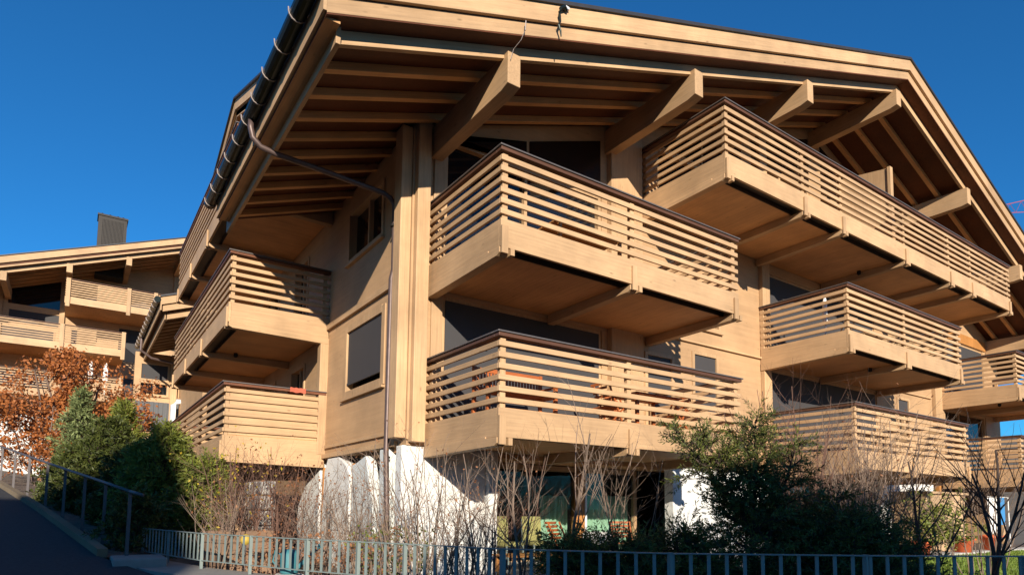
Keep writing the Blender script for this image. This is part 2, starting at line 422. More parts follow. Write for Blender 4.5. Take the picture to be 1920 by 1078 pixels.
# white rendered ground floor
wl = MB(); wl.box((4.78, YW+.02, -1.6), (6.55, YW+.27, 1.098)).box((6.55, YW-.10, -1.6), (6.76, YW+.27, 1.098))
wl.build('rendered_wall', 'white_render', ch, bevel=.02)
for a in ((11.87, 15.8), (21.9, 25.9)): B(((a[0], YW+.02, -1.6), (a[1], YW+.3, 1.02))).build('rendered_wall', 'white_render', ch, bevel=.02)
# ground floor left side: tapered white slab piers between dark window bands
def slab(poly, mat='stone_white'):
    """poly (y,z) in the plane of the left wall, cut into a subdivided rough plate"""
    MB().prism(poly, 'X', 4.80, 5.02).build('slab_pier', mat, ch, bevel=.03)
slab([(16.7, -1.5), (16.6, .0), (15.95, .62), (15.3, .98), (14.95, 1.04), (14.9, -1.5)], 'white_render')
slab([(14.78, -1.5), (14.62, .80), (14.42, 1.09), (13.7, 1.09), (13.25, .92), (12.98, .70), (12.98, -1.5)], 'white_render')
slab([(12.85, -1.5), (12.85, .86), (12.6, .90), (12.12, 1.02), (11.98, .75), (11.75, .2), (11.60, -.6), (11.56, -1.5)])
slab([(11.38, -1.5), (11.42, 1.09), (11.0, 1.09), (10.95, -1.5)])
for y in (14.84, 12.915): B(((4.84, y-.03, -1.5), (4.98, y+.03, .9))).build('window_post', 'frame_orange', ch)
B(((5.06, 10.66, -1.6), (5.09, 24.3, 1.09))).build('glazing', 'dark_pane', ch)
B(((4.9, 15.1, .92), (5.05, 24.3, 1.098))).build('lintel', 'soffit_Y', ch)
# ground floor front glazing
gz = B(((6.8, 11.55, .86), (11.85, 11.67, .98)), ((6.8, 11.55, -1.25), (11.85, 11.67, -1.15)), ((6.8, 11.55, -1.15), (6.88, 11.67, .86)), ((11.77, 11.55, -1.15), (11.85, 11.67, .86)))
gz = gz.build('glazing', 'larch_X', ch, bevel=.006); gz['label'] = 'ground floor glass front with pale green curtains'
B(((9.80, 11.50, -1.15), (10.06, 11.68, .86))).build('window_post', 'frame_orange', gz, bevel=.005)
B(((10.08, 11.50, -1.15), (10.13, 11.68, .86))).build('window_post', 'white_metal', gz)
B(((6.88, 11.60, -1.15), (9.80, 11.62, .86)), ((10.13, 11.60, -1.15), (11.77, 11.62, .86))).build('pane', 'pane', gz)
def curtain(x0, x1, z0, z1):
    m = MB(); n_ = int((x1-x0)/.035); pr = None
    for k in range(n_+1):
        x = x0+(x1-x0)*k/n_; y = 11.80+.035*math.sin(k*1.9)+.02*math.sin(k*.7)
        if pr: m.quad((pr[0], pr[1], z0), (x, y, z0), (x, y, z1), (pr[0], pr[1], z1))
        pr = (x, y)
    m.build('curtain', 'curtain', gz, smooth=True)
curtain(8.95, 9.75, -1.15, .30); curtain(10.15, 11.75, -1.15, .33)
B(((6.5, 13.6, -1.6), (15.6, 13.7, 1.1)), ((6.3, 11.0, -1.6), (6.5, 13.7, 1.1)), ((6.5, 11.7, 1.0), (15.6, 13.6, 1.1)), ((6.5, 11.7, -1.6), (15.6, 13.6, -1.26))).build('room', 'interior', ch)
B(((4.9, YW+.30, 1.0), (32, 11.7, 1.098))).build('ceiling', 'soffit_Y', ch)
# right ground floor: recess, timber shed-like bay, glass
for a in (15.85, 26.0): B(((a, 11.6, -1.6), (a+6, 11.8, 1.0))).build('glazing', 'dark_pane', ch)
B(((15.8, 10.7, -1.6), (15.85, 11.6, 1.0))).build('rendered_wall', 'white_render', ch)
bay = B(((22.6, 9.3, -1.3), (25.6, 10.34, .62)), ((22.5, 9.2, .62), (25.7, 10.345, .70))).build('timber_bay', 'shed_wood', ch, bevel=.01)
B(((26.2, 10.3, -1.3), (26.35, 10.45, 1.0))).build('window_post', 'frame_orange', ch)

# windows in the timber storeys
W = lambda *a, **k: window(ch, *a, **k)
def glassfront(a0, a1, z0, z1, mull, fr='larch_Z', blind=None):
    return window(ch, 'Y', YW, a0, a1, z0, z1, mull=mull, sill=False, proud=-.03, blind=blind, fr=fr, back='dark_pane')
for z0_, z1_ in ((1.5, 3.96),):
    glassfront(5.52, 9.55, z0_, z1_, (7.46,), blind=.999)
glassfront(5.52, 9.55, 4.45, 7.10, (7.46,))
glassfront(15.85, 21.9, 1.5, 3.96, (17.35, 19.6), blind=.999)
glassfront(15.85, 21.9, 4.45, 6.72, (17.3, 19.6), blind=.999)
glassfront(26.95, 31, 1.5, 3.96, (28.5,)); glassfront(26.95, 31, 4.45, 6.72, (28.1, 29.5), blind=.999)
for a, b_, t_ in ((11.4, 14.8, 8.95), (15.2, 18.2, 9.9), (18.8, 21.8, 9.9), (22.2, 25.6, 8.95)): glassfront(a, b_, 7.4, t_, ((a+b_)/2,))
for a, b_, zb in ((5.6, 7.42, 7.16), (7.5, 9.5, 7.16), (11.45, 13.05, 9.0), (13.15, 14.75, 9.0), (15.25, 18.15, 9.95), (18.85, 21.75, 9.95), (22.25, 23.85, 9.0), (23.95, 25.5, 9.0)):
    MB().prism([(a, zb), (b_, zb), (b_, zt(b_, 11.62)), (a, zt(a, 11.62))], 'Y', YW-.02, YW-.001).build('gable_glazing', 'shade_pane', ch)  # gable panes, near black so their colour carries the shade under the roof
window(ch, 'Y', YW, 10.92, 11.90, 1.5, 3.72, blind=.999, sill=False)
window(ch, 'Y', YW, 12.6, 13.6, 2.42, 3.98, blind=.999)
window(ch, 'Y', YW, 12.68, 13.72, 4.62, 5.85, mull=(13.45,))
window(ch, 'Y', YW, 23.3, 24.2, 2.5, 3.98, blind=.35, mull=(23.95,))
window(ch, 'Y', YW, 23.3, 24.2, 4.62, 5.85)
window(ch, 'X', XL, 11.42, 13.62, 2.36, 3.96, blind=.86, fw=.14)
window(ch, 'X', XL, 11.65, 13.62, 5.42, 6.62, mull=(12.6,))
for h in [h for h in holesL if h[0] > 14.7]: window(ch, 'X', XL, *h, sill=False, mull=((h[0]+h[1])/2,))

# balconies
balcony(ch, 'Y', YF, 5.20, 11.10, YW-YF-.02, Z1, (5.27, 8.08, 11.0), lamp=(8.25, .75), label='balcony on the second storey nearest the corner')
balcony(ch, 'Y', YF, 5.20, 11.10, YW-YF-.02, Z0, (5.27, 7.98, 11.0), label='balcony on the first storey nearest the corner')
balcony(ch, 'Y', YF, 10.76, 26.40, YW-YF-.02, Z2, (10.83, 13.69, 15.39, 18.71, 21.6, 23.2, 26.3), lamp=(18.5, 1.2), label='long top balcony under the gable')
balcony(ch, 'Y', YF, 15.45, 22.05, YW-YF-.02, Z1, (15.52, 18.5, 21.95), lamp=(18.3, .9))
balcony(ch, 'Y', YF, 15.62, 22.25, YW-YF-.02, Z0, (15.69, 18.6, 22.15))
balcony(ch, 'Y', YF, 26.6, 32.0, YW-YF-.02, Z1, (26.67, 29.3, 31.9), lamp=(28.0, 1.0))
balcony(ch, 'Y', YF, 26.6, 32.0, YW-YF-.02, Z0, (26.67, 29.3, 31.9))
LD = XL-2.6-.01
balcony(ch, 'X', 2.6, 14.8, 24.0, LD, Z0, (14.87, 18.3, 21.1, 23.9), backing=(((14.85, .13, Z0-1.16), (14.875, LD-.1, Z0-.16)),))
balcony(ch, 'X', 2.6, 14.8, 24.0, LD, Z1, (14.87, 18.25, 21.1, 23.9), lamp=(18.0, .8))
balcony(ch, 'X', 2.6, 14.8, 24.0, LD, Z2, (14.87, 18.2, 21.1, 23.9))
# partition screen on the long top balcony
scr = MB().prism([(8.42, 7.6), (9.9, 7.6), (9.9, 10.25), (8.42, 9.98)], 'X', 19.0, 19.07).build('partition_screen', 'larch_Z', ch, bevel=.01)
B(((18.96, 8.34, 7.5), (19.12, 8.42, 10.0))).build('screen_post', 'larch_Z', scr)

# roof ----------------------------------------------------------
XE = 2.30; XR = 2*AX-XE
def strip(x0, x1, otop, obot): # polygon following the pitch between x0,x1 (same side of the ridge)
    return [(x0, zt(x0, otop)), (x1, zt(x1, otop)), (x1, zt(x1, obot)), (x0, zt(x0, obot))]
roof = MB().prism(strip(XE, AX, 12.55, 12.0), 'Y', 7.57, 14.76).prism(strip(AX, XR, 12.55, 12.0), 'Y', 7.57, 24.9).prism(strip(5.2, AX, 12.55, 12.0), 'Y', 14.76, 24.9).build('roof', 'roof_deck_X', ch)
cov = MB()
for a, b_, y0, y1 in ((XE-.06, AX, 7.46, 14.80), (AX, XR+.06, 7.46, 24.95), (5.2, AX, 14.8, 24.95)):
    cov.prism(strip(a, b_, 12.615, 12.552), 'Y', y0, y1)
cov.build('roof_covering', 'roof_metal', roof)
for a, b_ in ((XE, AX), (AX, XR)):
    MB().prism(strip(a, b_, 12.60, 12.25), 'Y', 7.50, 7.565).build('verge_board', 'larch_up' if a < AX else 'larch_down', roof, bevel=.006)
    MB().prism(strip(a, b_, 12.24, 12.02), 'Y', 7.565, 7.63).build('verge_board', 'larch_up' if a < AX else 'larch_down', roof, bevel=.006)
ra = []
for k in range(0, 4):
    for a, b_ in ((2.57, AX), (AX, XR-.27)): ra.append((a, b_, 8.0-.14+.70*k))
for k in range(4, 10): ra.append((2.57, 4.86, 7.86+.70*k))
for a, b_, y in ra: MB().prism(strip(a, b_, 11.998, 11.80 if y < 8 else 11.868), 'Y', y, y+(.085 if y < 8 else .12)).build('rafter', ('larch_' if y < 8 else 'rafter_')+('up' if a < AX else 'down'), roof, bevel=.006)
# purlins
for x in (5.31, 9.76, 13.81, 22.85, 27.1, 31.4):
    z1 = zt(x-.12 if x < AX else x+.12, 11.865)
    MB().prism([(7.75, z1-.52), (7.95, z1-.56), (10.34, z1-.56), (10.34, z1), (7.75, z1)], 'X', x-.12, x+.12).build('purlin', 'larch_Y', ch, bevel=.008)
MB().prism([(7.75, 11.72-.44), (7.95, 11.72-.48), (10.34, 11.72-.48), (10.34, 11.73), (7.75, 11.73)], 'X', 18.2, 18.45).build('purlin', 'larch_Y', ch, bevel=.008)
# eave boards
MB().box((XE-.05, 7.56, 6.24), (XE-.001, 14.76, 6.70)).build('eave_board', 'larch_Y', roof, bevel=.006)
MB().box((2.50, 7.80, 6.05), (2.567, 14.98, 6.30)).build('eave_board', 'larch_Y', roof, bevel=.006)
MB().box((2.302, 7.64, 6.20), (2.50, 14.7, 6.235)).build('eave_board', 'soffit_Y', roof)
# gutter
gt = MB(); pr = []
for j in range(9):
    t = math.pi*j/8; pr.append((2.13-.115*math.cos(t), 6.60-.115*math.sin(t)))
gt_in = [(2.13+(x-2.13)*.93, 6.60+(z-6.60)*.93) for x, z in pr][::-1]
gt.prism(pr+gt_in, 'Y', 7.5, 14.95)
gut = gt.build('gutter', 'gutter_metal', roof)
for k in range(11):
    y = 7.56+k*.72; m = MB()
    m.tube([(2.25, y, 6.67), (2.245, y, 6.58)] + [(2.13+.125*math.cos(t), y, 6.60-.125*math.sin(t)) for t in (.2, .7, 1.2, 1.7, 2.2, 2.7, 3.05)] + [(2.0, y, 6.64)], .010, 5)
    m.build('gutter_bracket', 'bracket_metal', gut)
# downpipe
pp = [(2.13, 10.98, 6.50), (2.13, 10.98, 6.36), (2.17, 10.98, 6.20), (2.30, 10.98, 6.08), (2.55, 10.97, 6.03), (3.3, 10.95, 5.99), (4.5, 10.92, 5.90), (4.66, 10.91, 5.84), (4.74, 10.9, 5.72), (4.75, 10.9, 5.5), (4.75, 10.88, 4.45), (4.70, 10.86, 4.25), (4.69, 10.85, 1.0), (4.70, 10.75, -.2), (4.70, 10.75, -1.5)]
MB().tube(pp, .05, 10).build('downpipe', 'copper_pipe', ch, smooth=True)
for z in (5.3, 3.6, 2.2, .9): MB().lathe((4.72, 10.88, z), [(.058, -.02), (.062, 0), (.058, .02)], 10).build('pipe_clamp', 'dark', ch)
# fittings on the verge
MB().tube([(6.13, 7.47, 8.02), (6.06, 7.44, 8.04), (5.98, 7.44, 7.97), (5.97, 7.45, 7.86), (6.00, 7.47, 7.78), (5.97, 7.47, 7.70), (6.01, 7.47, 7.62), (6.03, 7.48, 7.54)], [.03, .035, .024, .024, .02, .02, .016, .01], 7).build('cable_tie', 'gutter_metal', roof)
MB().tube([(6.17, 7.47, 8.07), (6.08, 7.45, 8.05)], .03, 8).build('cable_end', 'white_metal', roof)
MB().tube([(5.34, 7.49, 7.49), (5.33, 7.49, 7.33)], .010, 5).tube([(5.33, 7.5, 7.33), (5.3, 7.56, 7.2), (5.26, 7.7, 7.12), (5.22, 7.72, 6.95)], .005, 5).build('hook_wire', 'bracket_metal', roof)
B(((27.6, 10.30, 6.74), (31.2, 10.349, 7.12))).build('lintel', 'frame_orange', ch)  # board's orange stands in for the wall being lit orange here

# cross gable over the left balconies (dormer)
DX, DY, DZ = 3.3, 19.4, 11.97
def dz(y, o): return o-.36*abs(y-DY)
def dstrip(y0, y1, a, b_): return [(y0, dz(y0, a)), (y1, dz(y1, a)), (y1, dz(y1, b_)), (y0, dz(y0, b_))]
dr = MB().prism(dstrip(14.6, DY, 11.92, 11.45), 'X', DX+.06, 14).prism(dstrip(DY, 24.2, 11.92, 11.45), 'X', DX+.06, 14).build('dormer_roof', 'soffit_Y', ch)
MB().prism(dstrip(14.5, DY, 11.98, 11.925), 'X', DX-.06, 14).prism(dstrip(DY, 24.3, 11.98, 11.925), 'X', DX-.06, 14).build('roof_covering', 'roof_metal', dr)
for a, b_ in ((14.55, DY), (DY, 24.25)):
    MB().prism(dstrip(a, b_, 11.92, 11.62), 'X', DX, DX+.055).build('verge_board', 'larch_Y', dr)
    MB().prism(dstrip(a, b_, 11.60, 11.42), 'X', DX+.06, DX+.12).build('verge_board', 'larch_Y', dr)
MB().prism([(14.78, 9.9), (14.78, dz(14.78, 11.4)), (DY, 11.4), (24.2, dz(24.2, 11.4)), (24.2, 9.9)], 'X', XL, XL+.2).build('wall', 'wall_Y', ch)
MB().prism([(XL, 7.0), (14, 7.0), (14, 9.7), (XL, 9.7)], 'Y', 14.78, 14.98).build('wall', 'wall_X', ch)

# ------------------------------------------------------------------ SETTING
gm = MB(); S = 900; ng = 60
def gz_(x, y):
    d = math.hypot(x, y)
    z = -1.72
    z += max(0, (y-26))*.06 if x < 12 else 0
    z += 0 if d < 90 else min(60, (d-90)*.12)*(.5+.5*math.sin(math.atan2(y, x)*3+1))
    return z
R_ = [0, 6, 12, 18, 25, 35, 50, 70, 95, 130, 180, 260, 380, 560, 900, 1500]
gm.v.append((0, 0, -1.72)); nb = 72
for r_ in R_[1:]:
    for j in range(nb):
        t = 2*math.pi*j/nb; x, y = r_*math.cos(t), r_*math.sin(t); gm.v.append((x, y, gz_(x, y)))
for j in range(nb): gm.f.append((0, 1+j, 1+(j+1) % nb))
for i in range(len(R_)-2):
    for j in range(nb):
        a = 1+i*nb; l = (j+1) % nb; gm.f.append((a+j, a+nb+j, a+nb+l, a+l))
tag(gm.build('ground', 'terrain', smooth=True), kind='structure')
# road climbing to the left of the garden
def road_z(y): return -1.62 if y < 3 else (-1.62+(y-3)*.09 if y < 11 else -.90+(y-11)*.117)
edge = [(6.0, -3.0), (4.9, 2.2), (3.1, 4.7), (2.35, 6.6), (1.6, 8.6), (.85, 10.6), (.40, 11.8), (-.62, 17.4), (-1.85, 23.4), (-3.2, 30), (-5.5, 44)]
rd = MB(); kb = MB()
for (x0, y0), (x1, y1) in zip(edge, edge[1:]):
    za, zb_ = road_z(y0), road_z(y1)
    rd.quad((x0, y0, za), (x1, y1, zb_), (x1-8.5, y1, zb_), (x0-8.5-(6 if y0 < 3 else 0), y0, za))
    if y0 > 11: kb.bar((x0+.05, y0, za+.04), (x1+.05, y1, zb_+.04), .14, .14)
rd.quad((6, -3, -1.62), (-8.5, -3, -1.62), (-8.5, -9, -1.62), (22, -9, -1.62))
rd.quad((6, -3, -1.62), (22, -9, -1.62), (22, -2, -1.62), (4.9, 2.2, -1.62))
tag(rd.build('road', 'asphalt'), kind='structure')
tag(kb.build('kerb', 'terrain'), kind='structure')
# bank between road and neighbours
bk = MB()
for (x0, y0), (x1, y1) in zip(edge[6:], edge[7:]):
    bk.quad((x0+.1, y0, road_z(y0)-.02), (x0+2.2, y0, road_z(y0)-.5), (x1+3.5, y1, road_z(y1)-.5), (x1+.1, y1, road_z(y1)-.02))
    bk.quad((x0-8.4, y0, road_z(y0)), (x1-8.4, y1, road_z(y1)), (x1-20, y1, road_z(y1)+2), (x0-20, y0, road_z(y0)+2))
tag(bk.build('bank', 'soil'), kind='structure')
# garden ground with gentle unevenness
gd = MB(); nx, ny = 60, 34; random.seed(3)
X0g, X1g, Y0g, Y1g = .3, 34, 1.0, 24
def inside(x, y): # outside the fence line is not garden
    pts = [(.55, 14.5), (1.1, 12.2), (1.7, 10.2), (2.6, 8.0), (3.8, 5.45), (4.9, 4.25), (8.6, 1.9), (34, -6)]
    for (ax, ay), (bx_, by) in zip(pts, pts[1:]):
        if by <= y <= ay: return x > ax+(bx_-ax)*(ay-y)/(ay-by)+.05
    return x > .6
for i in range(nx):
    for j in range(ny):
        x0, x1 = X0g+(X1g-X0g)*i/nx, X0g+(X1g-X0g)*(i+1)/nx; y0, y1 = Y0g+(Y1g-Y0g)*j/ny, Y0g+(Y1g-Y0g)*(j+1)/ny
        if not inside((x0+x1)/2-.3, (y0+y1)/2): continue
        h = lambda x, y: -1.29+.05*math.sin(x*2.3+y)+.04*math.sin(y*3.1-x)
        gd.quad((x0, y0, h(x0, y0)), (x1, y0, h(x1, y0)), (x1, y1, h(x1, y1)), (x0, y1, h(x0, y1)))
tag(gd.build('garden_soil', 'soil'), kind='structure')
tag(B(((7.0, 8.3, -1.4), (22.3, 11.6, -1.17))).build('terrace', 'paving', bevel=.01), kind='structure')
tag(B(((15.4, 7.85, -1.4), (34, 8.25, -1.14))).build('garden_path', 'paving', bevel=.01), kind='structure')
tag(B(((10.0, -2.0, -1.4), (34, 7.8, -1.20))).build('lawn_base', 'soil'), kind='structure')
gr = MB(); random.seed(5)
for k in range(30000):
    x = 12.5+random.random()*13; y = 2.5+random.random()*5.25; a = random.random()*6.28; h = .04+.05*random.random(); c_, s_ = math.cos(a)*.012, math.sin(a)*.012
    dx, dy = random.gauss(0, .015), random.gauss(0, .015)
    i = len(gr.v); gr.v += [(x-c_, y-s_, -1.2), (x+c_, y+s_, -1.2), (x+dx, y+dy, -1.2+h)]; gr.f.append((i, i+1, i+2))
tag(gr.build('lawn_grass', 'grass'), 'short green lawn behind the fence at the lower right', 'grass', kind='stuff')

# retaining wall and fence
FP = [(1.07, 12.73), (1.62, 10.31), (2.49, 8.11), (3.17, 6.72), (3.70, 5.50), (4.81, 4.25), (6.38, 3.18), (7.83, 2.36), (10.6, .8)]
rw = MB(); rt_ = []
for k, ((x0, y0), (x1, y1)) in enumerate(zip(FP, FP[1:])):
    d = Vector((x1-x0, y1-y0, 0)).normalized(); nrm = Vector((-d.y, d.x, 0))*(-1)  # towards the road
    rt_.append((x0, y0, d, nrm))
def off(k, w_):
    if k == 0: n_ = rt_[0][3]
    elif k >= len(rt_): n_ = rt_[-1][3]
    else: n_ = (rt_[k-1][3]+rt_[k][3]).normalized()
    return (FP[k][0]+n_.x*w_, FP[k][1]+n_.y*w_)
# normal must point to the camera side
sgn = 1 if (Vector((0, 0))-Vector(FP[2])).dot(Vector((rt_[2][3].x, rt_[2][3].y))) > 0 else -1
for k in range(len(FP)-1):
    a, b_, c_, d_ = off(k, .62*sgn), off(k+1, .62*sgn), off(k+1, -.15*sgn), off(k, -.15*sgn)
    i = len(rw.v)
    for z in (-1.75, -.93):
        for q in (a, b_, c_, d_): rw.v.append((q[0], q[1], z))
    rw.f += [tuple(i+j for j in t) for t in ((4,5,6,7),(0,1,5,4),(2,3,7,6))]
    if k == 0: rw.f.append((i+3, i, i+4, i+7))
    if k == len(FP)-2: rw.f.append((i+1, i+2, i+6, i+5))
tag(rw.build('retaining_wall', 'concrete'), 'low pale concrete retaining wall under the steel bar fence', 'wall')
fn = thing('bar_fence', 'galvanised steel fence of flat vertical bars along the garden edge', 'fence', (3.7, 5.5, -.9))
m = MB(); bars = MB(); step = .145; carry = 0
for (x0, y0), (x1, y1) in zip(FP, FP[1:]):
    m.bar((x0, y0, -.42), (x1, y1, -.42), .045, .012); m.bar((x0, y0, -.81), (x1, y1, -.81), .035, .012)
m.build('fence_rail', 'fence_steel', fn)
dist = 0; segs = list(zip(FP, FP[1:])); tot = 0
for (x0, y0), (x1, y1) in segs:
    L_ = math.hypot(x1-x0, y1-y0); d = Vector((x1-x0, y1-y0, 0))/L_; s_ = carry
    while s_ < L_:
        p = Vector((x0, y0, 0))+d*s_; rr = Vector((rt.x, rt.y, 0)).normalized()
        q = p+d*.034
        bars.bar((p.x, p.y, -.615), (q.x, q.y, -.615), .012, .39)
        tot += 1
        s_ += step if x0 < 3.6 else .175
    carry = s_-L_
bars.build('bar_panel', 'fence_steel', fn)
s_ = 0
for k, (x0, y0) in enumerate([(1.07, 12.73), (1.33, 11.6), (1.62, 10.31), (2.05, 9.2), (2.49, 8.11), (2.86, 7.35), (3.17, 6.72), (3.70, 5.50), (4.81, 4.25), (6.38, 3.18), (7.83, 2.36), (9.2, 1.6), (10.6, .8)]):
    B(((x0-.02, y0-.02, -1.0), (x0+.02, y0+.02, -.41))).build('post', 'fence_steel', fn)
# ramp railing
rp = [(.76, 11.60), (.48, 12.95), (.20, 14.3), (-.12, 15.75), (-.46, 17.4), (-.88, 19.4), (-1.28, 21.4), (-1.70, 23.4), (-2.2, 26)]
def rz_(y): return -.84+(y-11.6)*.118
ral = thing('ramp_railing', 'dark steel handrail with thin posts beside the sloping road', 'railing', (.76, 11.6, -.84))
m = MB(); m.tube([(x, y, rz_(y)+1.03) for x, y in rp], .027, 8); m.tube([rp[0]+(rz_(11.6)+1.03,), (.90, 11.2, rz_(11.2)+1.02)], .027, 8)
m.build('handrail', 'rail_steel', ral, smooth=True)
for x, y in rp: MB().bar((x, y, rz_(y)-.12), (x, y, rz_(y)+1.01), .05, .02).build('post', 'rail_steel', ral)
tag(B(((.55, 10.9, -1.7), (1.25, 11.75, -.80))).build('concrete_block', 'concrete', bevel=.02), 'concrete end block at the foot of the ramp railing', 'block')

# ------------------------------------------------------------------ vegetation
def rnd_dir(rng): 
    v = Vector((rng.gauss(0, 1), rng.gauss(0, 1), rng.gauss(0, 1))); return v.normalized()
def grow(m, rng, p, d, L_, r_, lvl, maxl, up_, wob, kids, tips, ratio=.6, spread=.7):
    n_ = max(3, int(L_/.12) if L_ < 1.2 else 9); pts = [p]; rad = [r_]
    for k in range(n_):
        d = (d + rnd_dir(rng)*wob + Vector((0, 0, up_))).normalized(); p = p+d*(L_/n_); pts.append(p); rad.append(r_*(1-.62*(k+1)/n_))
    m.tube(pts, rad, 5 if lvl == 0 else 3, cap=False)
    tips.append((pts[-1], d, lvl))
    if lvl < maxl:
        for c in range(kids[lvl]):
            t = .25+.75*rng.random(); i = min(n_-1, int(t*n_)); q = pts[i]
            dd = (pts[i+1]-pts[i]).normalized(); s_ = rnd_dir(rng); s_ = (s_-dd*s_.dot(dd)).normalized()
            grow(m, rng, q, (dd*(1-spread*.5)+s_*spread).normalized(), L_*ratio*(1.1-t*.5)*(.7+.6*rng.random()), rad[i]*.62, lvl+1, maxl, up_, wob, kids, tips, ratio, spread)
    return pts
def leaf(m, p, d, n_, L_, W_):
    s_ = d.cross(n_)
    if s_.length < 1e-3: return
    s_ = s_.normalized()*W_/2
    i = len(m.v); m.v += [tuple(p), tuple(p+d*L_*.5+s_), tuple(p+d*L_), tuple(p+d*L_*.5-s_)]; m.f.append((i, i+1, i+2, i+3))
def bare_shrub(name, label, cat, base, h, stems, seed, mat='twig', spread=.5, kids=(5, 4), leaves=0, leafmat='dry_leaf', lean=(0, 0), r_=.012, group=None, rad=.15, maxl=2, lsz=.05, up_=.03, ratio=.5, sp=.6):
    rng = random.Random(seed); base = Vector(base); t = thing(name, label, cat, base, group); m = MB(); tips = []
    for k in range(stems):
        a = rng.random()*6.28; tilt = spread*rng.random()
        d = Vector((math.cos(a)*tilt+lean[0], math.sin(a)*tilt+lean[1], 1)).normalized()
        grow(m, rng, base+Vector((math.cos(a), math.sin(a), 0))*rad*rng.random(), d, h*(.65+.4*rng.random()), r_*(.7+.6*rng.random()), 0, maxl, up_, .10, kids, tips, ratio, sp)
    m.build('branches', mat, t)
    if leaves:
        lm = MB()
        for k in range(leaves):
            p, d, l = rng.choice(tips); q = p - d*rng.random()*.25 + rnd_dir(rng)*.03
            leaf(lm, q, (rnd_dir(rng)+Vector((0, 0, -.4))).normalized(), rnd_dir(rng), lsz*(.6+.8*rng.random()), lsz*.6)
        lm.build('leaves', leafmat, t)
    return t
def conifer(name, label, base, h, rad, seed, mat, shoots, needles=14000, nl=.075, nw=.024, droop=0.0, leaders=(), group=None, bottom=.05, cat='tree', power=.8, dens=1.0, trunk_mat='bark_dark', plume=1.25):
    """trunk, whorled branches, each carrying twigs set with needle-sized faces; leaders are extra upright shoots"""
    rng = random.Random(seed); base = Vector(base); t = thing(name, label, cat, base, group); m = MB(); lm = MB(); tips = []
    def spray(p, d, L_):
        L_ *= plume; n_ = max(4, int(L_/.019*dens)); q = Vector(p); dd = Vector(d)
        m.tube([p, p+d*L_], [.004, .002], 3, cap=False)
        for k in range(n_):
            dd = (dd+rnd_dir(rng)*.08).normalized(); q = q+dd*(L_/n_)
            s_ = rnd_dir(rng); s_ = (s_-dd*s_.dot(dd)).normalized()
            leaf(lm, q, (dd*.95+s_).normalized(), rnd_dir(rng), nl*(.7+.6*rng.random()), nw)
    def branch(p, d, L_, lv=0):
        n_ = max(3, int(L_/.13)); q = Vector(p); dd = Vector(d); pts = [Vector(q)]
        for k in range(n_):
            dd = (dd+rnd_dir(rng)*.13+Vector((0, 0, -droop+.03))).normalized(); q = q+dd*(L_/n_); pts.append(Vector(q))
            f_ = (k+1)/n_
            for c in range(2 if lv == 0 else 1):
                s_ = rnd_dir(rng); s_ = (s_-dd*s_.dot(dd)).normalized(); s_.z *= .5
                l2 = (.12+.30*L_*(1-f_*.6))*(.5+rng.random())
                if lv == 0 and l2 > .22: branch(q, (dd*.7+s_).normalized(), l2, 1)
                else: spray(q, (dd*.8+s_).normalized(), min(.22, l2))
        spray(q, dd, .16)
        m.tube(pts, [.012*(1-.8*k/len(pts))*(1.6 if lv == 0 else .7) for k in range(len(pts))], 3, cap=False)
    lead = [(base, Vector((0, 0, 1)), h, rad)] + [(base+Vector(o), Vector(dv).normalized(), hh, rr) for o, dv, hh, rr in leaders]
    for b_, dv, hh, rr in lead:
        m.tube([b_, b_+dv*hh*.5, b_+dv*hh], [.035*hh/2+.01, .02*hh/2+.008, .004], 6)
        nb_ = int(shoots*hh/h)
        for k in range(nb_):
            f_ = bottom+(1-bottom)*((k+rng.random())/nb_)
            a = k*2.39996+rng.random()*.6; l_ = rr*((1-f_)**power)*(.7+.5*rng.random())+.06
            el = .15+.7*f_
            d = Vector((math.cos(a), math.sin(a), el)).normalized(); branch(b_+dv*hh*f_, d, l_)
    m.build('branches', trunk_mat, t); lm.build('needles', mat, t)
    return t
# big dark yew in front of the right half
conifer('yew_bush', 'large dark yew bush behind the fence, its feathery top shoots catching the sun', (7.2, 5.0, -1.3), 2.2, .5, 11, 'yew', 30, nl=.062, nw=.015, dens=1.7, plume=1.5,
        leaders=[((-.05, .05, 1.25), (-.66, .50, 1), 1.35, .34), ((-.02, .02, 1.05), (-.36, .27, 1), 1.35, .34), ((.02, -.02, .9), (.02, -.02, 1), 1.58, .38), ((.12, -.1, .8), (.26, -.19, 1), 1.4, .38), ((.7, -.5, 0), (.15, -.1, 1), 1.45, .6), ((-.9, .7, 0), (-.45, .33, 1), .72, .7), ((1.0, -.7, 0), (.3, -.2, 1), 1.15, .7), ((.45, .4, 0), (.15, .1, 1), 1.35, .55), ((-.35, .1, 0), (-.3, .22, 1), .95, .7)], bottom=0.0, power=.6, cat='bush')
conifer('yew_bush', 'low dark yew spreading left of the large yew in front of the terrace', (5.8, 6.0, -1.3), .75, .75, 12, 'yew', 30, nl=.06, nw=.015, dens=1.5, plume=1.6, leaders=[((-.2, .1, 0), (-.5, .4, 1), .9, .5), ((.5, -.3, 0), (.3, -.2, 1), .95, .7)], bottom=0.0, power=.6, cat='bush')
conifer('yew_bush', 'dark low yew right of the large yew, in shade behind the fence', (8.35, 4.35, -1.3), 1.05, .8, 13, 'yew', 34, nl=.06, nw=.015, dens=1.5, plume=1.6, leaders=[((.3, -.1, 0), (.3, -.2, 1), .85, .7), ((-.4, .2, 0), (-.1, .2, 1), 1.15, .8)], bottom=0.0, power=.6, cat='bush')
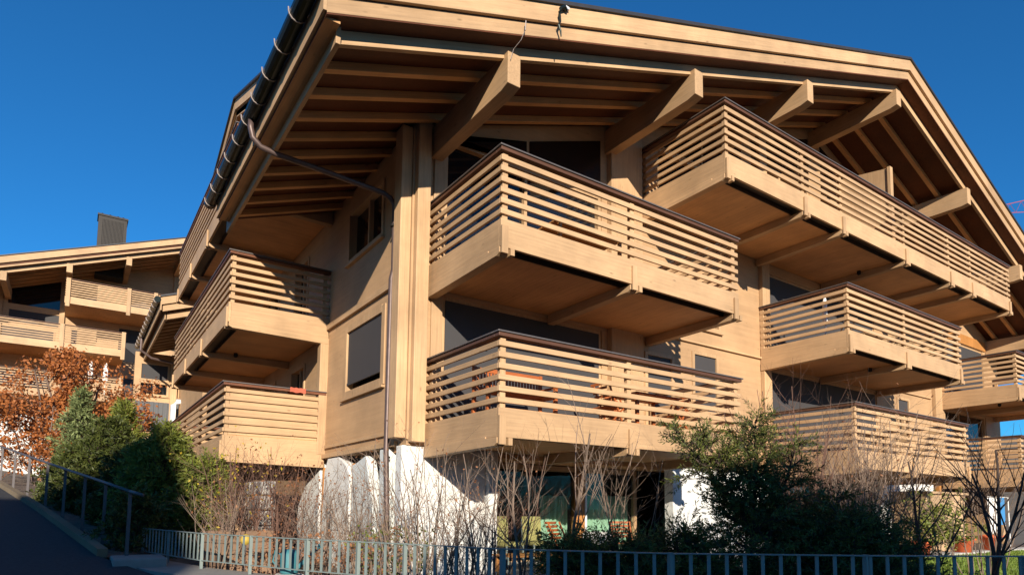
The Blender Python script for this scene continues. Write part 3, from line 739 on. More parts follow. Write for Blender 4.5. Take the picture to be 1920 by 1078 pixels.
# left group
conifer('pine_tree', 'small blue green pine with a pointed top beside the ramp railing', (.10, 21.7, -.2), 3.3, .6, 21, 'pine', 75, nl=.15, nw=.035, bottom=.02, power=1.0, dens=1.1)
conifer('spruce_tree', 'dark spruce in deep shade left of the juniper, behind the ramp handrail', (.72, 18.4, -.7), 2.6, .85, 22, 'spruce', 75, nl=.12, nw=.034, bottom=0, power=.6)
conifer('spruce_tree', 'low dark spruce in deep shade directly behind the middle of the ramp handrail', (.25, 18.6, -.7), 2.0, .7, 27, 'spruce', 65, nl=.12, nw=.034, bottom=0, power=.6)
conifer('spruce_tree', 'yellowish green young spruce right of the pointed pine', (1.05, 19.9, -.5), 3.1, .6, 23, 'thuja', 75, nl=.13, nw=.032, bottom=.0, power=.8)
conifer('juniper_bush', 'broad bright green juniper left of the lowest corner balcony', (1.52, 14.5, -1.1), 2.55, .62, 24, 'thuja', 90, nl=.11, nw=.030, bottom=0, power=.6, leaders=[((.35, -.4, 0), (.2, -.2, 1), 1.9, .6), ((-.22, .2, 0), (-.08, .1, 1), 2.2, .5)], cat='bush')
conifer('spruce_tree', 'dark green spruce against the lowest left balcony', (2.1, 15.0, -1.1), 2.0, .55, 25, 'spruce', 70, nl=.10, nw=.030, bottom=0, power=.7)
conifer('spruce_tree', 'dark conifer behind the broad bright juniper', (1.75, 16.4, -1.1), 2.6, .7, 26, 'spruce', 55, nl=.10, nw=.030, bottom=0, power=.5)
conifer('spruce_tree', 'dark conifer between the ramp railing and the juniper', (1.0, 16.2, -.9), 2.0, .7, 28, 'spruce', 60, nl=.11, nw=.032, bottom=0, power=.6)
conifer('spruce_tree', 'small dark conifer in the shade by the second post of the ramp railing', (.95, 13.0, -1.1), 1.1, .45, 29, 'spruce', 45, nl=.09, nw=.028, bottom=0, power=.5)
conifer('spruce_tree', 'small dark conifer in the shade under the far part of the ramp railing', (-.15, 19.9, -.4), 1.4, .55, 30, 'spruce', 45, nl=.11, nw=.034, bottom=0, power=.5)
# autumn tree
def autumn_tree(name, label, base, h, rad, seed, leaves, mat='autumn', lsz=.16, trunkr=.09):
    rng = random.Random(seed); base = Vector(base); t = thing(name, label, 'tree', base); m = MB(); tips = []
    for k in range(4):
        a = k*1.6+rng.random(); d = Vector((math.cos(a)*.38, math.sin(a)*.38, 1)).normalized()
        grow(m, rng, base, d, h*.72, trunkr*.7, 0, 3, .03, .12, (6, 5, 4), tips, .55, .75)
    m.build('trunk', 'bark', t); lm = MB()
    for k in range(leaves):
        p, d, l = rng.choice(tips)
        q = p - d*rng.random()*.4 + Vector((rng.gauss(0, .12), rng.gauss(0, .12), rng.gauss(0, .12)))
        leaf(lm, q, (rnd_dir(rng)+Vector((0, 0, -.5))).normalized(), rnd_dir(rng), lsz*(.6+.8*rng.random()), lsz*.6)
    lm.build('crown', mat, t)
    return t
autumn_tree('maple_tree', 'rust orange autumn tree with thinning leaves beside the ramp', (-.25, 26.4, .4), 5.7, 2, 31, 8500, lsz=.12)
autumn_tree('maple_tree', 'smaller orange leaved tree below and right of the tall rust tree', (1.1, 22.5, .1), 3.6, 1.2, 32, 3200, lsz=.12, trunkr=.05)
autumn_tree('beech_tree', 'low rust coloured tree at the far end of the ramp railing', (-.9, 25.0, .3), 3.9, 1.2, 33, 3600, lsz=.12, trunkr=.05)
# bare shrubs
bare_shrub('bare_shrub', 'leafless pale twigged shrub against the white slanting wall', 'shrub', (4.0, 7.9, -1.25), 2.1, 26, 41, spread=.42, leaves=160, leafmat='dry_leaf', rad=.35, r_=.010, kids=(5, 3), lsz=.045)
bare_shrub('bare_shrub', 'leafless shrub with arching twigs left of the drainpipe', 'shrub', (3.55, 10.3, -1.25), 1.75, 22, 42, spread=.55, leaves=80, rad=.4, r_=.009, kids=(5, 3), lsz=.04)
bare_shrub('bare_shrub', 'reddish brown leafless shrub under the lowest left balcony', 'shrub', (3.2, 12.4, -1.25), 2.3, 30, 43, mat='twig_red', spread=.45, leaves=420, rad=.6, r_=.010, kids=(6, 4), lsz=.06)
bare_shrub('bare_shrub', 'tangle of brown twigs with a few yellow leaves under the lowest left balcony corner', 'shrub', (2.6, 12.9, -1.25), 2.4, 22, 44, mat='twig_red', spread=.4, leaves=260, leafmat='yellow_leaf', rad=.4, r_=.010, kids=(6, 4), lsz=.06)
bare_shrub('bare_shrub', 'thin leafless shrub with upright pale stems beside the juniper', 'shrub', (2.15, 11.9, -1.25), 1.8, 12, 45, spread=.5, leaves=50, rad=.25, r_=.010, kids=(5, 3))
bare_shrub('bare_shrub', 'small leafless shrub at the foot of the white piers', 'shrub', (4.3, 10.9, -1.25), 1.3, 16, 46, spread=.6, leaves=60, rad=.3, r_=.007, kids=(4, 3))
bare_shrub('bare_shrub', 'leafless upright shrub in front of the white slab piers', 'shrub', (3.85, 9.4, -1.25), 2.0, 20, 47, spread=.4, leaves=60, rad=.4, r_=.009, kids=(5, 3), lsz=.04)
bare_shrub('bare_shrub', 'pale leafless shrub at the foot of the post ending the white wall', 'shrub', (4.45, 7.5, -1.25), 1.6, 14, 48, spread=.55, leaves=40, rad=.3, r_=.009, kids=(5, 3), lsz=.04)
bare_shrub('sapling', 'bare forked sapling in front of the ground floor windows', 'tree', (5.66, 6.7, -1.25), 2.35, 1, 51, mat='twig', spread=.08, kids=(6, 4), r_=.034, rad=.02, sp=.52, ratio=.62, up_=.05)
bare_shrub('sapling', 'bare leaning sapling left of the forked sapling', 'tree', (5.05, 7.1, -1.25), 2.3, 2, 52, mat='twig', spread=.25, kids=(6, 3), r_=.020, rad=.1, sp=.55, ratio=.6, lean=(-.12, .05))
bare_shrub('bare_shrub', 'thin bare shrub with upright twigs at the right of the white wall', 'shrub', (4.7, 7.4, -1.25), 2.2, 7, 53, mat='twig', spread=.45, kids=(5, 3), r_=.011, rad=.2)
bare_shrub('bare_shrub', 'tall bare whip-like shrub in front of the lower right balcony', 'shrub', (9.75, 5.9, -1.25), 3.2, 22, 54, mat='twig_red', spread=.30, kids=(6, 4), r_=.013, rad=.4)
bare_shrub('bare_shrub', 'dense bare brown shrub screening the far lower balcony', 'shrub', (12.9, 6.4, -1.25), 3.2, 26, 55, mat='twig', spread=.40, kids=(6, 4), r_=.014, rad=.6, leaves=120)
bare_shrub('bare_shrub', 'bare brown shrub rising between the yew and the lower right balcony', 'shrub', (11.0, 5.6, -1.25), 2.9, 20, 59, mat='twig', spread=.38, kids=(6, 4), r_=.011, rad=.5, leaves=150, lsz=.05)
bare_shrub('bare_shrub', 'dark reddish twiggy shrub before the ground floor glass, left of the saplings', 'shrub', (5.35, 8.1, -1.25), 2.0, 8, 49, mat='twig_red', spread=.5, kids=(6, 4), r_=.010, rad=.4, leaves=60, lsz=.04)
bare_shrub('bare_shrub', 'thin upright twigs before the green curtains, right of the saplings', 'shrub', (6.9, 7.0, -1.25), 2.3, 9, 50, mat='twig', spread=.35, kids=(5, 3), r_=.010, rad=.4)
bare_shrub('bare_tree', 'dark bare tree with rising limbs at the right edge', 'tree', (12.15, 4.1, -1.25), 2.9, 3, 56, mat='bark_dark', spread=.5, kids=(6, 4), r_=.035, rad=.08, sp=.55, ratio=.6)
bare_shrub('bare_tree', 'dark bare tree left of the one at the right edge', 'tree', (12.3, 5.1, -1.25), 2.6, 3, 57, mat='bark_dark', spread=.5, kids=(6, 4), r_=.028, rad=.08, sp=.6, ratio=.6)
bare_shrub('bare_shrub', 'bare grey twigs at the foot of the far right balcony', 'shrub', (14.5, 5.0, -1.25), 2.4, 14, 58, spread=.5, kids=(5, 3), r_=.012, rad=.4)
bare_shrub('flower_shrub', 'dry seed heads and leftover leaves just behind the lit fence', 'shrub', (3.3, 8.2, -1.25), 1.0, 26, 61, spread=.6, leaves=600, leafmat='dry_leaf', rad=.55, r_=.005, kids=(3, 2), lsz=.05)
bare_shrub('flower_shrub', 'low green and yellow shrub below the drainpipe', 'shrub', (4.15, 8.9, -1.25), .95, 22, 62, spread=.5, leaves=900, leafmat='thuja', rad=.4, r_=.005, kids=(3, 2), lsz=.06)
bare_shrub('flower_shrub', 'low leafy plant with yellow leaves behind the right fence', 'shrub', (6.4, 7.3, -1.25), .8, 22, 63, spread=.7, leaves=900, leafmat='yellow_leaf', rad=.5, r_=.005, kids=(3, 2), lsz=.05)
bare_shrub('flower_shrub', 'greyish dry perennials behind the lit fence below the brown shrub', 'shrub', (2.75, 9.9, -1.25), .85, 26, 64, spread=.6, leaves=700, leafmat='dry_leaf', rad=.5, r_=.005, kids=(3, 2), lsz=.05)
bare_shrub('flower_shrub', 'green leafy plant by the timber bay near the lawn', 'shrub', (19.3, 7.6, -1.2), 1.3, 22, 65, spread=.6, leaves=1400, leafmat='thuja', rad=.5, r_=.006, kids=(4, 2), lsz=.10)
bare_shrub('climber', 'yellow green climber on the timber bay', 'shrub', (22.0, 9.0, -1.3), 2.0, 16, 66, spread=.35, leaves=900, leafmat='thuja', rad=.3, r_=.008, kids=(4, 2), lsz=.09)

# ------------------------------------------------------------------ furniture and small things
def chair_highback(name, label, loc, rz, mat='cushion', fmat='fence_steel', group=None, h=1.05):
    t = thing(name, label, 'chair', (0, 0, 0), group); m = MB()
    for x, y in ((-.22, -.22), (.22, -.22)): B(((x-.015, y-.015, 0), (x+.015, y+.015, .43))).build('leg', fmat, t)
    for x in (-.22, .22): MB().bar((x, .22, 0), (x, .30, h), .03, .03).build('leg', fmat, t)
    MB().box((-.24, -.24, .40), (.24, .24, .49)).build('seat', mat, t, bevel=.03)
    b_ = MB().prism([(.20, .48), (.27, .48), (.33, h+.05), (.26, h+.05)], 'X', -.23, .23).build('backrest', mat, t, bevel=.025)
    t.location = loc; t.rotation_euler = (0, 0, rz); return t
def slat_chair(name, label, loc, rz, mat='teak', group=None):
    t = thing(name, label, 'chair', (0, 0, 0), group)
    for x in (-.22, .22):
        MB().bar((x, -.25, 0), (x, .18, .90), .03, .025).build('leg', mat, t); MB().bar((x, .25, 0), (x, -.22, .44), .03, .025).build('leg', mat, t)
    s_ = MB()
    for k in range(6): s_.box((-.2, -.22+k*.075, .43), (.2, -.165+k*.075, .45))
    s_.build('seat', mat, t); b_ = MB()
    for k in range(5): b_.bar((-.21, .02+.037*(k+3)*.9, .58+k*.075), (.21, .02+.037*(k+3)*.9, .58+k*.075), .015, .05)
    b_.build('backrest', mat, t); t.location = loc; t.rotation_euler = (0, 0, rz); return t
def table(name, label, loc, rz, L_=1.4, W_=.8, h=.74, mat='teak'):
    t = thing(name, label, 'table', (0, 0, 0)); m = MB()
    for k in range(9): m.box((-L_/2, -W_/2+k*W_/9+.004, h-.03), (L_/2, -W_/2+(k+1)*W_/9-.004, h))
    m.build('tabletop', mat, t, bevel=.004)
    for x in (-1, 1):
        for y in (-1, 1): B(((x*(L_/2-.08)-.03, y*(W_/2-.08)-.03, 0), (x*(L_/2-.08)+.03, y*(W_/2-.08)+.03, h-.03))).build('leg', mat, t)
    t.location = loc; t.rotation_euler = (0, 0, rz); return t
def bench(name, label, loc, rz, L_=1.5, mat='teak'):
    t = thing(name, label, 'bench', (0, 0, 0))
    s_ = MB()
    for k in range(5): s_.box((-L_/2, -.24+k*.095, .42), (L_/2, -.165+k*.095, .445))
    s_.build('seat', mat, t); b_ = MB()
    b_.box((-L_/2, .25, .82), (L_/2, .28, .89)); b_.box((-L_/2, .25, .50), (L_/2, .28, .55))
    for k in range(22): x = -L_/2+.05+k*(L_-.1)/21; b_.box((x-.018, .258, .55), (x+.018, .272, .82))
    b_.build('backrest', mat, t)
    for x in (-L_/2+.04, L_/2-.04): B(((x-.03, -.22, 0), (x+.03, -.16, .60)), ((x-.03, .24, 0), (x+.03, .29, .9))).build('leg', mat, t); B(((x-.03, -.24, .60), (x+.03, .27, .63))).build('armrest', mat, t)
    t.location = loc; t.rotation_euler = (0, 0, rz); return t
def pot(name, label, loc, r_=.2, h=.32, mat='terracotta', group=None, plant=True, seed=0, pm='thuja'):
    t = thing(name, label, 'flower pot', (0, 0, 0), group)
    MB().lathe((0, 0, 0), [(r_*.68, 0), (r_*.92, h*.82), (r_*1.05, h*.84), (r_*1.06, h), (r_*.9, h), (r_*.86, h*.9)], 16).build('pot', mat, t, smooth=True)
    if plant:
        rng = random.Random(seed); lm = MB()
        for k in range(160):
            d = (rnd_dir(rng)+Vector((0, 0, .9))).normalized(); leaf(lm, Vector((rng.gauss(0, r_*.4), rng.gauss(0, r_*.4), h*.9+rng.random()*.15)), d, rnd_dir(rng), .12, .04)
        lm.build('plant', pm, t)
    t.location = loc; return t
fz0, fz1, fz2 = Z0-1.16, Z1-1.16, Z2-1.16
bench('garden_bench', 'orange wooden bench with slatted back on the lowest corner balcony', (6.3, 9.0, fz0), 0)
slat_chair('folding_chair', 'first orange wooden folding chair at the balcony table, left of it', (8.55, 9.1, fz0), R(90))
table('balcony_table', 'orange wooden slatted table on the lowest corner balcony', (9.5, 9.0, fz0), 0, 1.3, .8)
slat_chair('folding_chair', 'orange wooden folding chair at the right end of the balcony table', (10.55, 9.1, fz0), R(-90))
slat_chair('folding_chair', 'orange wooden folding chair behind the balcony table, by the wall', (9.5, 9.8, fz0), 0)
table('balcony_table', 'light wooden table on the balcony above, nearest the corner', (8.0, 9.3, fz1), 0, 1.7, .8, .92, 'frame_orange')
bench('balcony_sofa', 'wooden bench on the upper corner balcony', (10.0, 9.7, fz1), 0, 1.4, 'shed_wood')
t = thing('parasol', 'closed blue white parasol standing on the right middle balcony', 'parasol', (15.95, 8.75, fz1))
MB().tube([(15.95, 8.75, fz1), (15.95, 8.75, Z1+.02)], .02, 8).build('pole', 'white_metal', t)
MB().lathe((15.95, 8.75, fz1), [(.2, 0), (.2, .05), (.04, .07), (.03, .12)], 16).build('base', 'concrete', t)
MB().lathe((15.95, 8.75, fz1+.35), [(.03, 0), (.065, .1), (.06, .6), (.03, .75)], 8).build('canopy', 'white_cloth', t)
slat_chair('folding_chair', 'wooden folding chair on the right middle balcony', (17.6, 9.1, fz1), R(180), 'shed_wood')
table('balcony_table', 'low wooden table on the right middle balcony', (18.8, 9.2, fz1), 0, 1.2, .7, .6, 'shed_wood')
slat_chair('folding_chair', 'wooden folding chair at the right end of the right middle balcony', (20.2, 9.1, fz1), R(-80), 'shed_wood')
table('balcony_table', 'wooden table on the lower right balcony', (19.2, 9.2, fz0), 0, 1.6, .8, .74, 'shed_wood')
slat_chair('folding_chair', 'wooden folding chair on the lower right balcony', (17.9, 9.1, fz0), R(90), 'shed_wood')
# red cloth on the lowest left balcony rail
m = MB(); prv = None
for k in range(13):
    x = 3.98+k*.03; z = Z0+.012+.008*math.sin(k*1.7)
    cur = [(x, 14.74, Z0-.10+.01*math.sin(k)), (x, 14.745, z), (x, 14.90, z+.004), (x, 14.945, Z0-.12)]
    if prv:
        for q in range(3): m.quad(prv[q], cur[q], cur[q+1], prv[q+1])
    prv = cur
o = m.build('towel', 'red_cloth', smooth=True); tag(o, 'red cloth draped over the handrail of the lowest left balcony', 'towel')
# terrace
TZ = -1.17
chair_highback('garden_chair', 'left of the two high backed chairs with yellow green covers', (7.34, 10.75, TZ), R(8), h=.95, group=None)
chair_highback('garden_chair', 'right of the two high backed chairs with yellow green covers', (8.14, 10.8, TZ), R(-6), h=.95)
table('garden_table', 'low orange wooden table before the yellow green chairs', (7.1, 9.7, TZ), 0, 1.2, .7, .32, 'frame_orange')
slat_chair('folding_chair', 'red brown slatted chair with white cushion on the terrace', (8.2, 10.1, TZ), R(20), 'teak')
o = B(((9.5, 10.5, TZ), (10.05, 10.95, TZ+.66))).build('storage_box', 'white_cloth', bevel=.03); tag(o, 'white box standing on the terrace beside the window post', 'box')
slat_chair('folding_chair', 'orange brown wooden chair right of the white box on the terrace', (10.0, 10.2, TZ), R(-30), 'teak')
# crates and planter at the left
def crate(name, label, loc, rz, sx, sy, sz, mat='crate_wood'):
    t = thing(name, label, 'crate', (0, 0, 0)); m = MB()
    for k in range(4):
        z0, z1 = k*sz/4+.006, (k+1)*sz/4-.006
        m.box((-sx/2, -sy/2, z0), (sx/2, -sy/2+.02, z1)); m.box((-sx/2, sy/2-.02, z0), (sx/2, sy/2, z1))
        m.box((-sx/2, -sy/2+.021, z0), (-sx/2+.02, sy/2-.021, z1)); m.box((sx/2-.02, -sy/2+.021, z0), (sx/2, sy/2-.021, z1))
    m.build('side_boards', mat, t); B(((-sx/2+.03, -sy/2+.03, 0), (sx/2-.03, sy/2-.03, sz-.05))).build('soil', 'soil', t)
    t.location = loc; t.rotation_euler = (0, 0, rz); return t
crate('raised_bed', 'weathered wooden raised bed beside the brown shrubs', (2.5, 12.2, -1.25), R(20), 1.0, .6, .80)
tag(MB().lathe((2.35, 10.9, -.55), [(.0, -.09), (.07, -.06), (.09, 0), (.06, .07), (.0, .09)], 10).build('garden_ball', 'yellow', smooth=True), 'yellow ornament above the fence rail in front of the wooden bed', 'ornament')
MBp = thing('ornament_stake', 'thin stake holding up the yellow ornament', 'stake', (2.35, 10.9, -1.25)); MB().tube([(2.35, 10.9, -1.25), (2.35, 10.9, -.64)], .012, 6).build('stake', 'rail_steel', MBp)
wc = thing('watering_can', 'turquoise watering can behind the lit fence', 'watering can', (2.45, 8.75, -.95))
MB().lathe((2.45, 8.75, -.9), [(.11, 0), (.12, .02), (.12, .26), (.07, .32), (.06, .32)], 14).build('body', 'teal', wc, smooth=True)
MB().tube([(2.55, 8.70, -.82), (2.72, 8.6, -.62), (2.8, 8.56, -.52)], [.03, .018, .03], 8).build('spout', 'teal', wc)
MB().tube([(2.36, 8.8, -.66), (2.28, 8.84, -.60), (2.26, 8.85, -.74), (2.34, 8.81, -.84)], .012, 6).build('handle', 'teal', wc)
ws = B(((2.3, 8.6, -1.3), (2.62, 8.9, -.90))).build('plinth_stone', 'stone_grey', bevel=.03); tag(ws, 'grey stone block under the turquoise watering can', 'stone')
# dry stone wall piece at left
st = MB(); random.seed(8); 
for r_ in range(6):
    y = 13.3
    while y < 14.6:
        l = .2+.25*random.random(); st.box((3.05+random.random()*.06, y, -1.3+r_*.30+.012), (3.4, y+l-.02, -1.3+(r_+1)*.30-.012)); y += l
tag(st.build('stone_wall', 'stone_grey', bevel=.03), 'piece of dry stone wall under the lowest left balcony', 'wall')
# pots along the path
pot('flower_pot', 'terracotta pot left of the two large ones on the far path', (19.2, 8.05, -1.14), .26, .36, seed=1)
pot('flower_pot', 'large terracotta pot at the middle of the far path', (21.8, 8.05, -1.14), .34, .42, seed=2, plant=False)
pot('flower_pot', 'terracotta pot furthest right on the far path', (24.0, 8.05, -1.14), .32, .46, seed=3, plant=False)
# laundry on the far right
ln = thing('clothes_airer', 'airer hung with white and blue laundry under the far right balcony', 'clothes airer', (27.2, 9.0, -1.2))
MB().tube([(26.7, 9, -1.2), (26.7, 9, .6), (28.6, 9, .6), (28.6, 9, -1.2)], .02, 6).build('frame', 'white_metal', ln)
B(((26.8, 8.98, -.7), (27.5, 9.0, .58))).build('sheet', 'white_cloth', ln); B(((27.6, 8.98, -.4), (28.2, 9.0, .58))).build('towel', 'blue_cloth', ln)

# ------------------------------------------------------------------ NEIGHBOURS
def simple_balcony(parent, x0, x1, y0, y1, Z, solid=(), posts=()):
    d = B(((x0, y0+.02, Z-1.55), (x1, y1, Z-1.15))).build('balcony', 'soffit_Y', parent)
    B(((x0, y0-.05, Z-1.55), (x1, y0+.019, Z-1.12))).build('fascia_board', 'larch_X', d)
    B(((x0-.05, y0-.05, Z-1.55), (x0-.001, y1, Z-1.12))).build('fascia_board', 'larch_Y', d)
    s_ = MB()
    for k in range(7):
        zt_ = Z-.08-k*.148; s_.box((x0, y0-.04, zt_-.07), (x1, y0, zt_)); s_.box((x0-.04, y0-.04, zt_-.07), (x0-.001, y1, zt_)); s_.box((x1+.001, y0-.04, zt_-.07), (x1+.04, y1, zt_))
    s_.build('slat_rail', 'larch_X', d)
    B(((x0-.06, y0-.08, Z-.04), (x1+.06, y0+.06, Z))).build('handrail', 'rail_red', d)
    for p in posts: B(((p-.11, y0-.12, Z-1.75), (p+.11, y0-.051, Z+.02))).build('baluster_post', 'larch_Z', d)
    for a, b_ in solid: B(((a, y0+.03, Z-1.1), (b_, y0+.06, Z-.06))).build('privacy_panel', 'larch_X', d)
    return d
na = thing('neighbour_chalet', 'second timber chalet up the slope at the left, with a dark chimney and stacked balconies', 'house')
YA = 46.0; YB = 50.4; AXA, SA = 13.0, .375
def za(x, o): return o-SA*abs(x-AXA)
OA = 14.1+SA*(AXA+4.2)
def sA(x0, x1, a, b_): return [(x0, za(x0, a)), (x1, za(x1, a)), (x1, za(x1, b_)), (x0, za(x0, b_))]
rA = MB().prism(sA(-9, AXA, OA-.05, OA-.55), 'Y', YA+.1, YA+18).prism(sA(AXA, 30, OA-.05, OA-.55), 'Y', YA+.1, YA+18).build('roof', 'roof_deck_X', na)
for a, b_ in ((-9, AXA), (AXA, 30)):
    MB().prism(sA(a, b_, OA, OA-.42), 'Y', YA, YA+.09).build('verge_board', 'larch_X', rA)
    MB().prism(sA(a, b_, OA-.44, OA-.66), 'Y', YA+.12, YA+.22).build('verge_board', 'larch_X', rA)
    MB().prism(sA(a-.1, b_+.1, OA+.06, OA+.005), 'Y', YA-.06, YA+18).build('roof_covering', 'roof_metal', rA)
    MB().prism(sA(a, b_, OA-.68, OA-.92), 'Y', YA+.40, YA+.52).build('rafter', 'larch_X', rA)
    for k in range(1, 6): MB().prism(sA(a, b_, OA-.56, OA-.74), 'Y', YA+.45+k*.75, YA+.55+k*.75).build('rafter', 'soffit_X', rA)
for x in (-7.1, -4.0, -.9, 2.16, 5.25, 9):
    z1 = za(x-.15, OA)-.75; MB().prism([(YA+.35, z1-.55), (YB, z1-.6), (YB, z1), (YA+.35, z1)], 'X', x-.15, x+.15).build('purlin', 'larch_Y', na)
def topA(x): return za(x, OA-.6)

hA = [(-4.6, -1.5, 9.6, 11.1), (-.7, .6, 9.6, 11.5), (1.95, 4.2, 9.6, 12.0), (-4.0, -1.2, 11.35, 12.25), (2.2, 5.0, 12.3, 14.6), (-4.6, -1.5, 6.6, 8.4), (2.2, 4.6, 6.6, 8.6), (-.6, 1.9, 12.5, 14.4)]
wall_mesh('Y', YB, YB+.3, -7, 28, -1, topA, hA, extra=(AXA,)).build('wall', 'wall_X', na)
B(((-7, YB+.3, -1), (-6.7, YA+17, 11.0))).build('wall', 'wall_Y', na)
MB().prism([(-4.0, 12.55), (-1.2, 12.55), (-1.2, topA(-1.2)), (-4.0, topA(-4.0))], 'Y', YB-.03, YB-.001).build('gable_glazing', 'dark_pane', na)
for k, h in enumerate(hA): window(na, 'Y', YB, *h, sill=False, blind=(.999 if k in (0, 2, 3, 6) else (.45 if k == 4 else None)), mull=((h[0]+h[1])/2,))
simple_balcony(na, -1.0, 6.0, YA+.9, YB, 13.75, solid=((.6, 2.2),), posts=(-.9, 2.3, 3.8))
simple_balcony(na, -8.0, 2.25, YA+.9, YB, 10.85, solid=((-.3, .7),), posts=(-4.3, -1.05, 2.15))
simple_balcony(na, -8.0, 2.25, YA+.9, YB, 7.9, posts=(-4.3, -1.05, 2.15))
for x in (-4.4, -1.2, 5.3): B(((x-.14, YB-.15, -1), (x+.14, YB-.001, topA(x)))).build('column', 'larch_Z', na)
cm = B(((.40, YA+3.0, 15.0), (2.02, YA+4.2, 19.0)), ((.34, YA+2.94, 19.0), (2.08, YA+4.26, 19.12))).build('chimney', 'chimney_metal', na)
B(*[((.60+k*.077, YA+2.96, 15.6), (.64+k*.077, YA+2.999, 18.8)) for k in range(16)]).build('chimney_grille', 'chimney_metal', cm)
for x in (.6, 1.05, 1.5, 1.8): MB().lathe((x, YA+3.5, 19.12), [(.07, 0), (.07, .15), (.13, .17), (.02, .25)], 10).build('chimney_pot', 'dark', cm)
for k, x in enumerate((.55, 1.35)):
    t = thing('parasol', ('left' if k == 0 else 'right')+' one of two closed white parasols on the lower balcony of the left chalet', 'parasol', (x, YA+1.8, 6.75))
    MB().lathe((x, YA+1.8, 6.75), [(.03, 0), (.03, .9), (.16, 1.0), (.13, 1.9), (.03, 2.2)], 8).build('canopy', 'white_cloth', t)
# small chalet wing between
nc = thing('annex_house', 'low gabled house with a dark gutter tucked between the two chalets', 'house')
YC = 27.0; OC = 7.85
def zc(x, o): return o+.36*(x-2.4)
def sC(x0, x1, a, b_): return [(x0, zc(x0, a)), (x1, zc(x1, a)), (x1, zc(x1, b_)), (x0, zc(x0, b_))]
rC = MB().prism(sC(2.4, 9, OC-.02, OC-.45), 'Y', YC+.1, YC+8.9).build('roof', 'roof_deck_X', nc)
for o1, o2, yy in ((0, -.30, 0), (-.32, -.56, .08), (-.60, -.85, .30)): MB().prism(sC(2.4+(yy*.6), 9, OC+o1, OC+o2), 'Y', YC+yy, YC+yy+.075).build('verge_board', 'larch_X', rC)
MB().prism(sC(2.35, 9, OC+.07, OC+.005), 'Y', YC-.05, YC+9).build('roof_covering', 'roof_metal', rC)
for k in range(12): MB().prism(sC(2.65, 9, OC-.46, OC-.66), 'Y', YC+.55+k*.7, YC+.67+k*.7).build('rafter', 'larch_X', rC)
B(((2.36, YC+.02, OC-.52), (2.399, YC+9, OC-.02)), ((2.55, YC+.3, OC-.78), (2.62, YC+9, OC-.52))).build('eave_board', 'larch_Y', rC)
g_ = MB().tube([(2.25, YC, OC-.12), (2.25, YC+9, OC-.12)], .12, 10).build('gutter', 'gutter_metal', rC)
for k in range(12): MB().tube([(2.25+.13*math.cos(t), YC+.1+k*.75, OC-.12+.13*math.sin(t)) for t in (.3, -.6, -1.5, -2.4, -3.3)], .02, 5).build('gutter_bracket', 'bracket_metal', g_)
MB().tube([(2.25, YC+6.5, OC-.2), (2.25, YC+6.5, OC-.8), (2.7, YC+6.5, OC-1.1), (3.6, YC+6.6, OC-1.2)], .06, 8).build('downpipe', 'copper_pipe', nc)
hC = [(2.42, 3.72, 6.12, 7.0), (2.42, 3.72, 5.38, 6.05), (4.15, 5.6, 5.38, 6.9)]
wall_mesh('Y', 36, 36.3, 2.2, 9, -1, lambda x: 7.5, hC).build('wall', 'wall_X', nc)
window(nc, 'Y', 36, 2.42, 3.72, 5.38, 6.05, mull=(3.08,), sill=True); window(nc, 'Y', 36, 2.42, 3.72, 6.12, 7.0, blind=.999, sill=False)
window(nc, 'Y', 36, 4.15, 5.6, 5.38, 6.9, mull=(4.9,), blind=.35, sill=True)
B(((3.78, 35.8, -1), (4.08, 36, 7.5))).build('column', 'larch_Z', nc); B(((4.2, YC+1.6, -1), (4.4, 36, 7.9))).build('wall', 'wall_Y', nc)
gc = MB()
for k in range(34): gc.box((2.3+k*.1, 35.86-(.03 if k % 2 else 0), 3.6), (2.3+(k+1)*.1, 35.99, 5.05))
gc.build('cladding', 'grey_clad', nc)
fl = thing('flue_pipe', 'white flue elbow in front of the grey cladding', 'flue', (3.95, 35.3, 2.0)); MB().tube([(3.9, 35.3, 2.0), (3.9, 35.3, 4.9), (4.05, 35.3, 5.1), (4.5, 35.3, 5.1), (4.5, 35.3, 4.7)], .13, 12).build('pipe', 'white_metal', fl, smooth=True)
tag(B(((-6, 31, .2), (.4, 31.3, 3.4))).build('garden_wall', 'white_render', bevel=.03), 'white rendered garden wall behind the autumn trees at the left edge', 'wall')

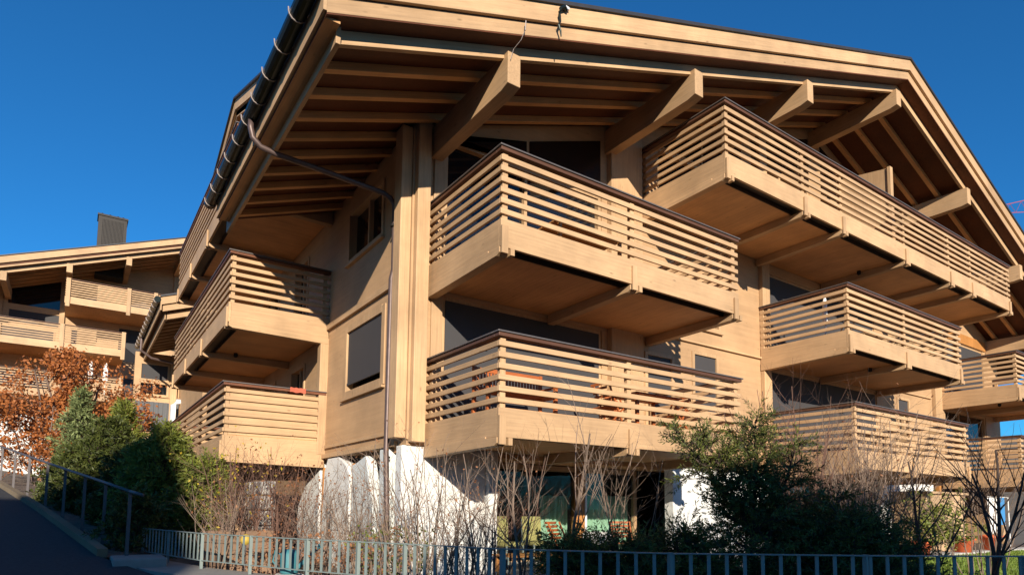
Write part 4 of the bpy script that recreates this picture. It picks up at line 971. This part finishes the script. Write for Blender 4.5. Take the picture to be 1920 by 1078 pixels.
# unseen houses added behind the viewer to throw shade on road and right garden
def shade_house(label, x0, x1, y0, y1, z0, ez, rz2, oy):
    t = thing('unseen_house', label, 'house')
    ym = (y0+y1)/2
    hs = [(x0+1+k*3, x0+2.2+k*3, s_*2.9+z0+1, s_*2.9+z0+2.3) for k in range(int((x1-x0-1.5)/3)) for s_ in range(int((ez-z0)/2.9))]
    wall_mesh('Y', y1-.3, y1, x0, x1, z0, lambda x: ez, hs).build('wall', 'white_render', t)
    for h in hs: B(((h[0], y1-.2, h[2]), (h[1], y1-.15, h[3]))).build('window', 'dark_pane', t); 
    B(((x0, y0, z0), (x1, y0+.3, ez)), ((x0, y0+.3, z0), (x0+.3, y1-.3, ez)), ((x1-.3, y0+.3, z0), (x1, y1-.3, ez))).build('wall', 'white_render', t)
    for x in (x0, x1-.3): MB().prism([(y0, ez), (y1, ez), (ym, rz2-.2)], 'X', x, x+.3).build('wall', 'wall_Y', t)
    s2 = (rz2-ez)/((y1-y0)/2)
    MB().prism([(y0-.8, ez-.8*s2), (ym, rz2), (y1+.8, ez-.8*s2), (y1+.8, ez-.8*s2-.25), (ym, rz2-.25), (y0-.8, ez-.8*s2-.25)], 'X', x0-.02, x1+.02).build('roof', 'roof_metal', t)
    return t
shade_house('unseen white house with dark roof, added behind the viewer to shade the right garden', -5.4, 4.2, -19.0, -11.0, -1.7, 4.3, 7.35, 0)
shade_house('tall unseen white house added behind the viewer to shade the ramp', -28.0, -12.5, -23.0, -11.0, -1.7, 9.0, 12.4, 0)

# crane far away
cr = thing('tower_crane', 'red crane jib far away at the right edge above the eaves', 'crane', (240, 17, 0))
m = MB(); A_, B_ = Vector((187.5, 57.4, 76.9)), Vector((240, 17, 92)); C_, D_ = Vector((187.6, 57.5, 75.1)), Vector((240, 17, 78))
m.tube([A_, B_], .09, 4); m.tube([C_, D_], .09, 4)
for k in range(24):
    m.tube([A_.lerp(B_, k/24), C_.lerp(D_, (k+.5)/24)], .05, 3); m.tube([C_.lerp(D_, (k+.5)/24), A_.lerp(B_, (k+1)/24)], .05, 3)
m.build('jib', 'crane_red', cr)
m = MB()
for dx, dy in ((-.8, -.8), (.8, -.8), (.8, .8), (-.8, .8)): m.tube([(240+dx, 17+dy, -2), (240+dx, 17+dy, 96)], .14, 4)
for k in range(40): m.tube([(239.2, 16.2, k*2.4), (240.8, 17.8, k*2.4+2.4)], .07, 3)
m.build('mast', 'crane_red', cr)

# one shared group phrase for each kind that repeats
GROUPS = {'yew_bush': 'dark yew bushes behind the fence', 'spruce_tree': 'small conifers beside the ramp railing', 'bare_shrub': 'leafless shrubs in the garden',
          'sapling': 'bare saplings before the ground floor glass', 'bare_tree': 'dark bare trees at the right edge', 'flower_shrub': 'low leafy garden plants',
          'maple_tree': 'autumn trees at the left', 'folding_chair': 'wooden slatted chairs', 'balcony_table': 'wooden balcony tables', 'garden_chair': 'high backed terrace chairs',
          'flower_pot': 'terracotta pots on the far path', 'unseen_house': 'unseen white houses added for their shade'}
for o in list(COL.objects):
    if o.parent is None and 'group' not in o:
        g_ = GROUPS.get(o.name.split('.')[0])
        if g_: o['group'] = g_
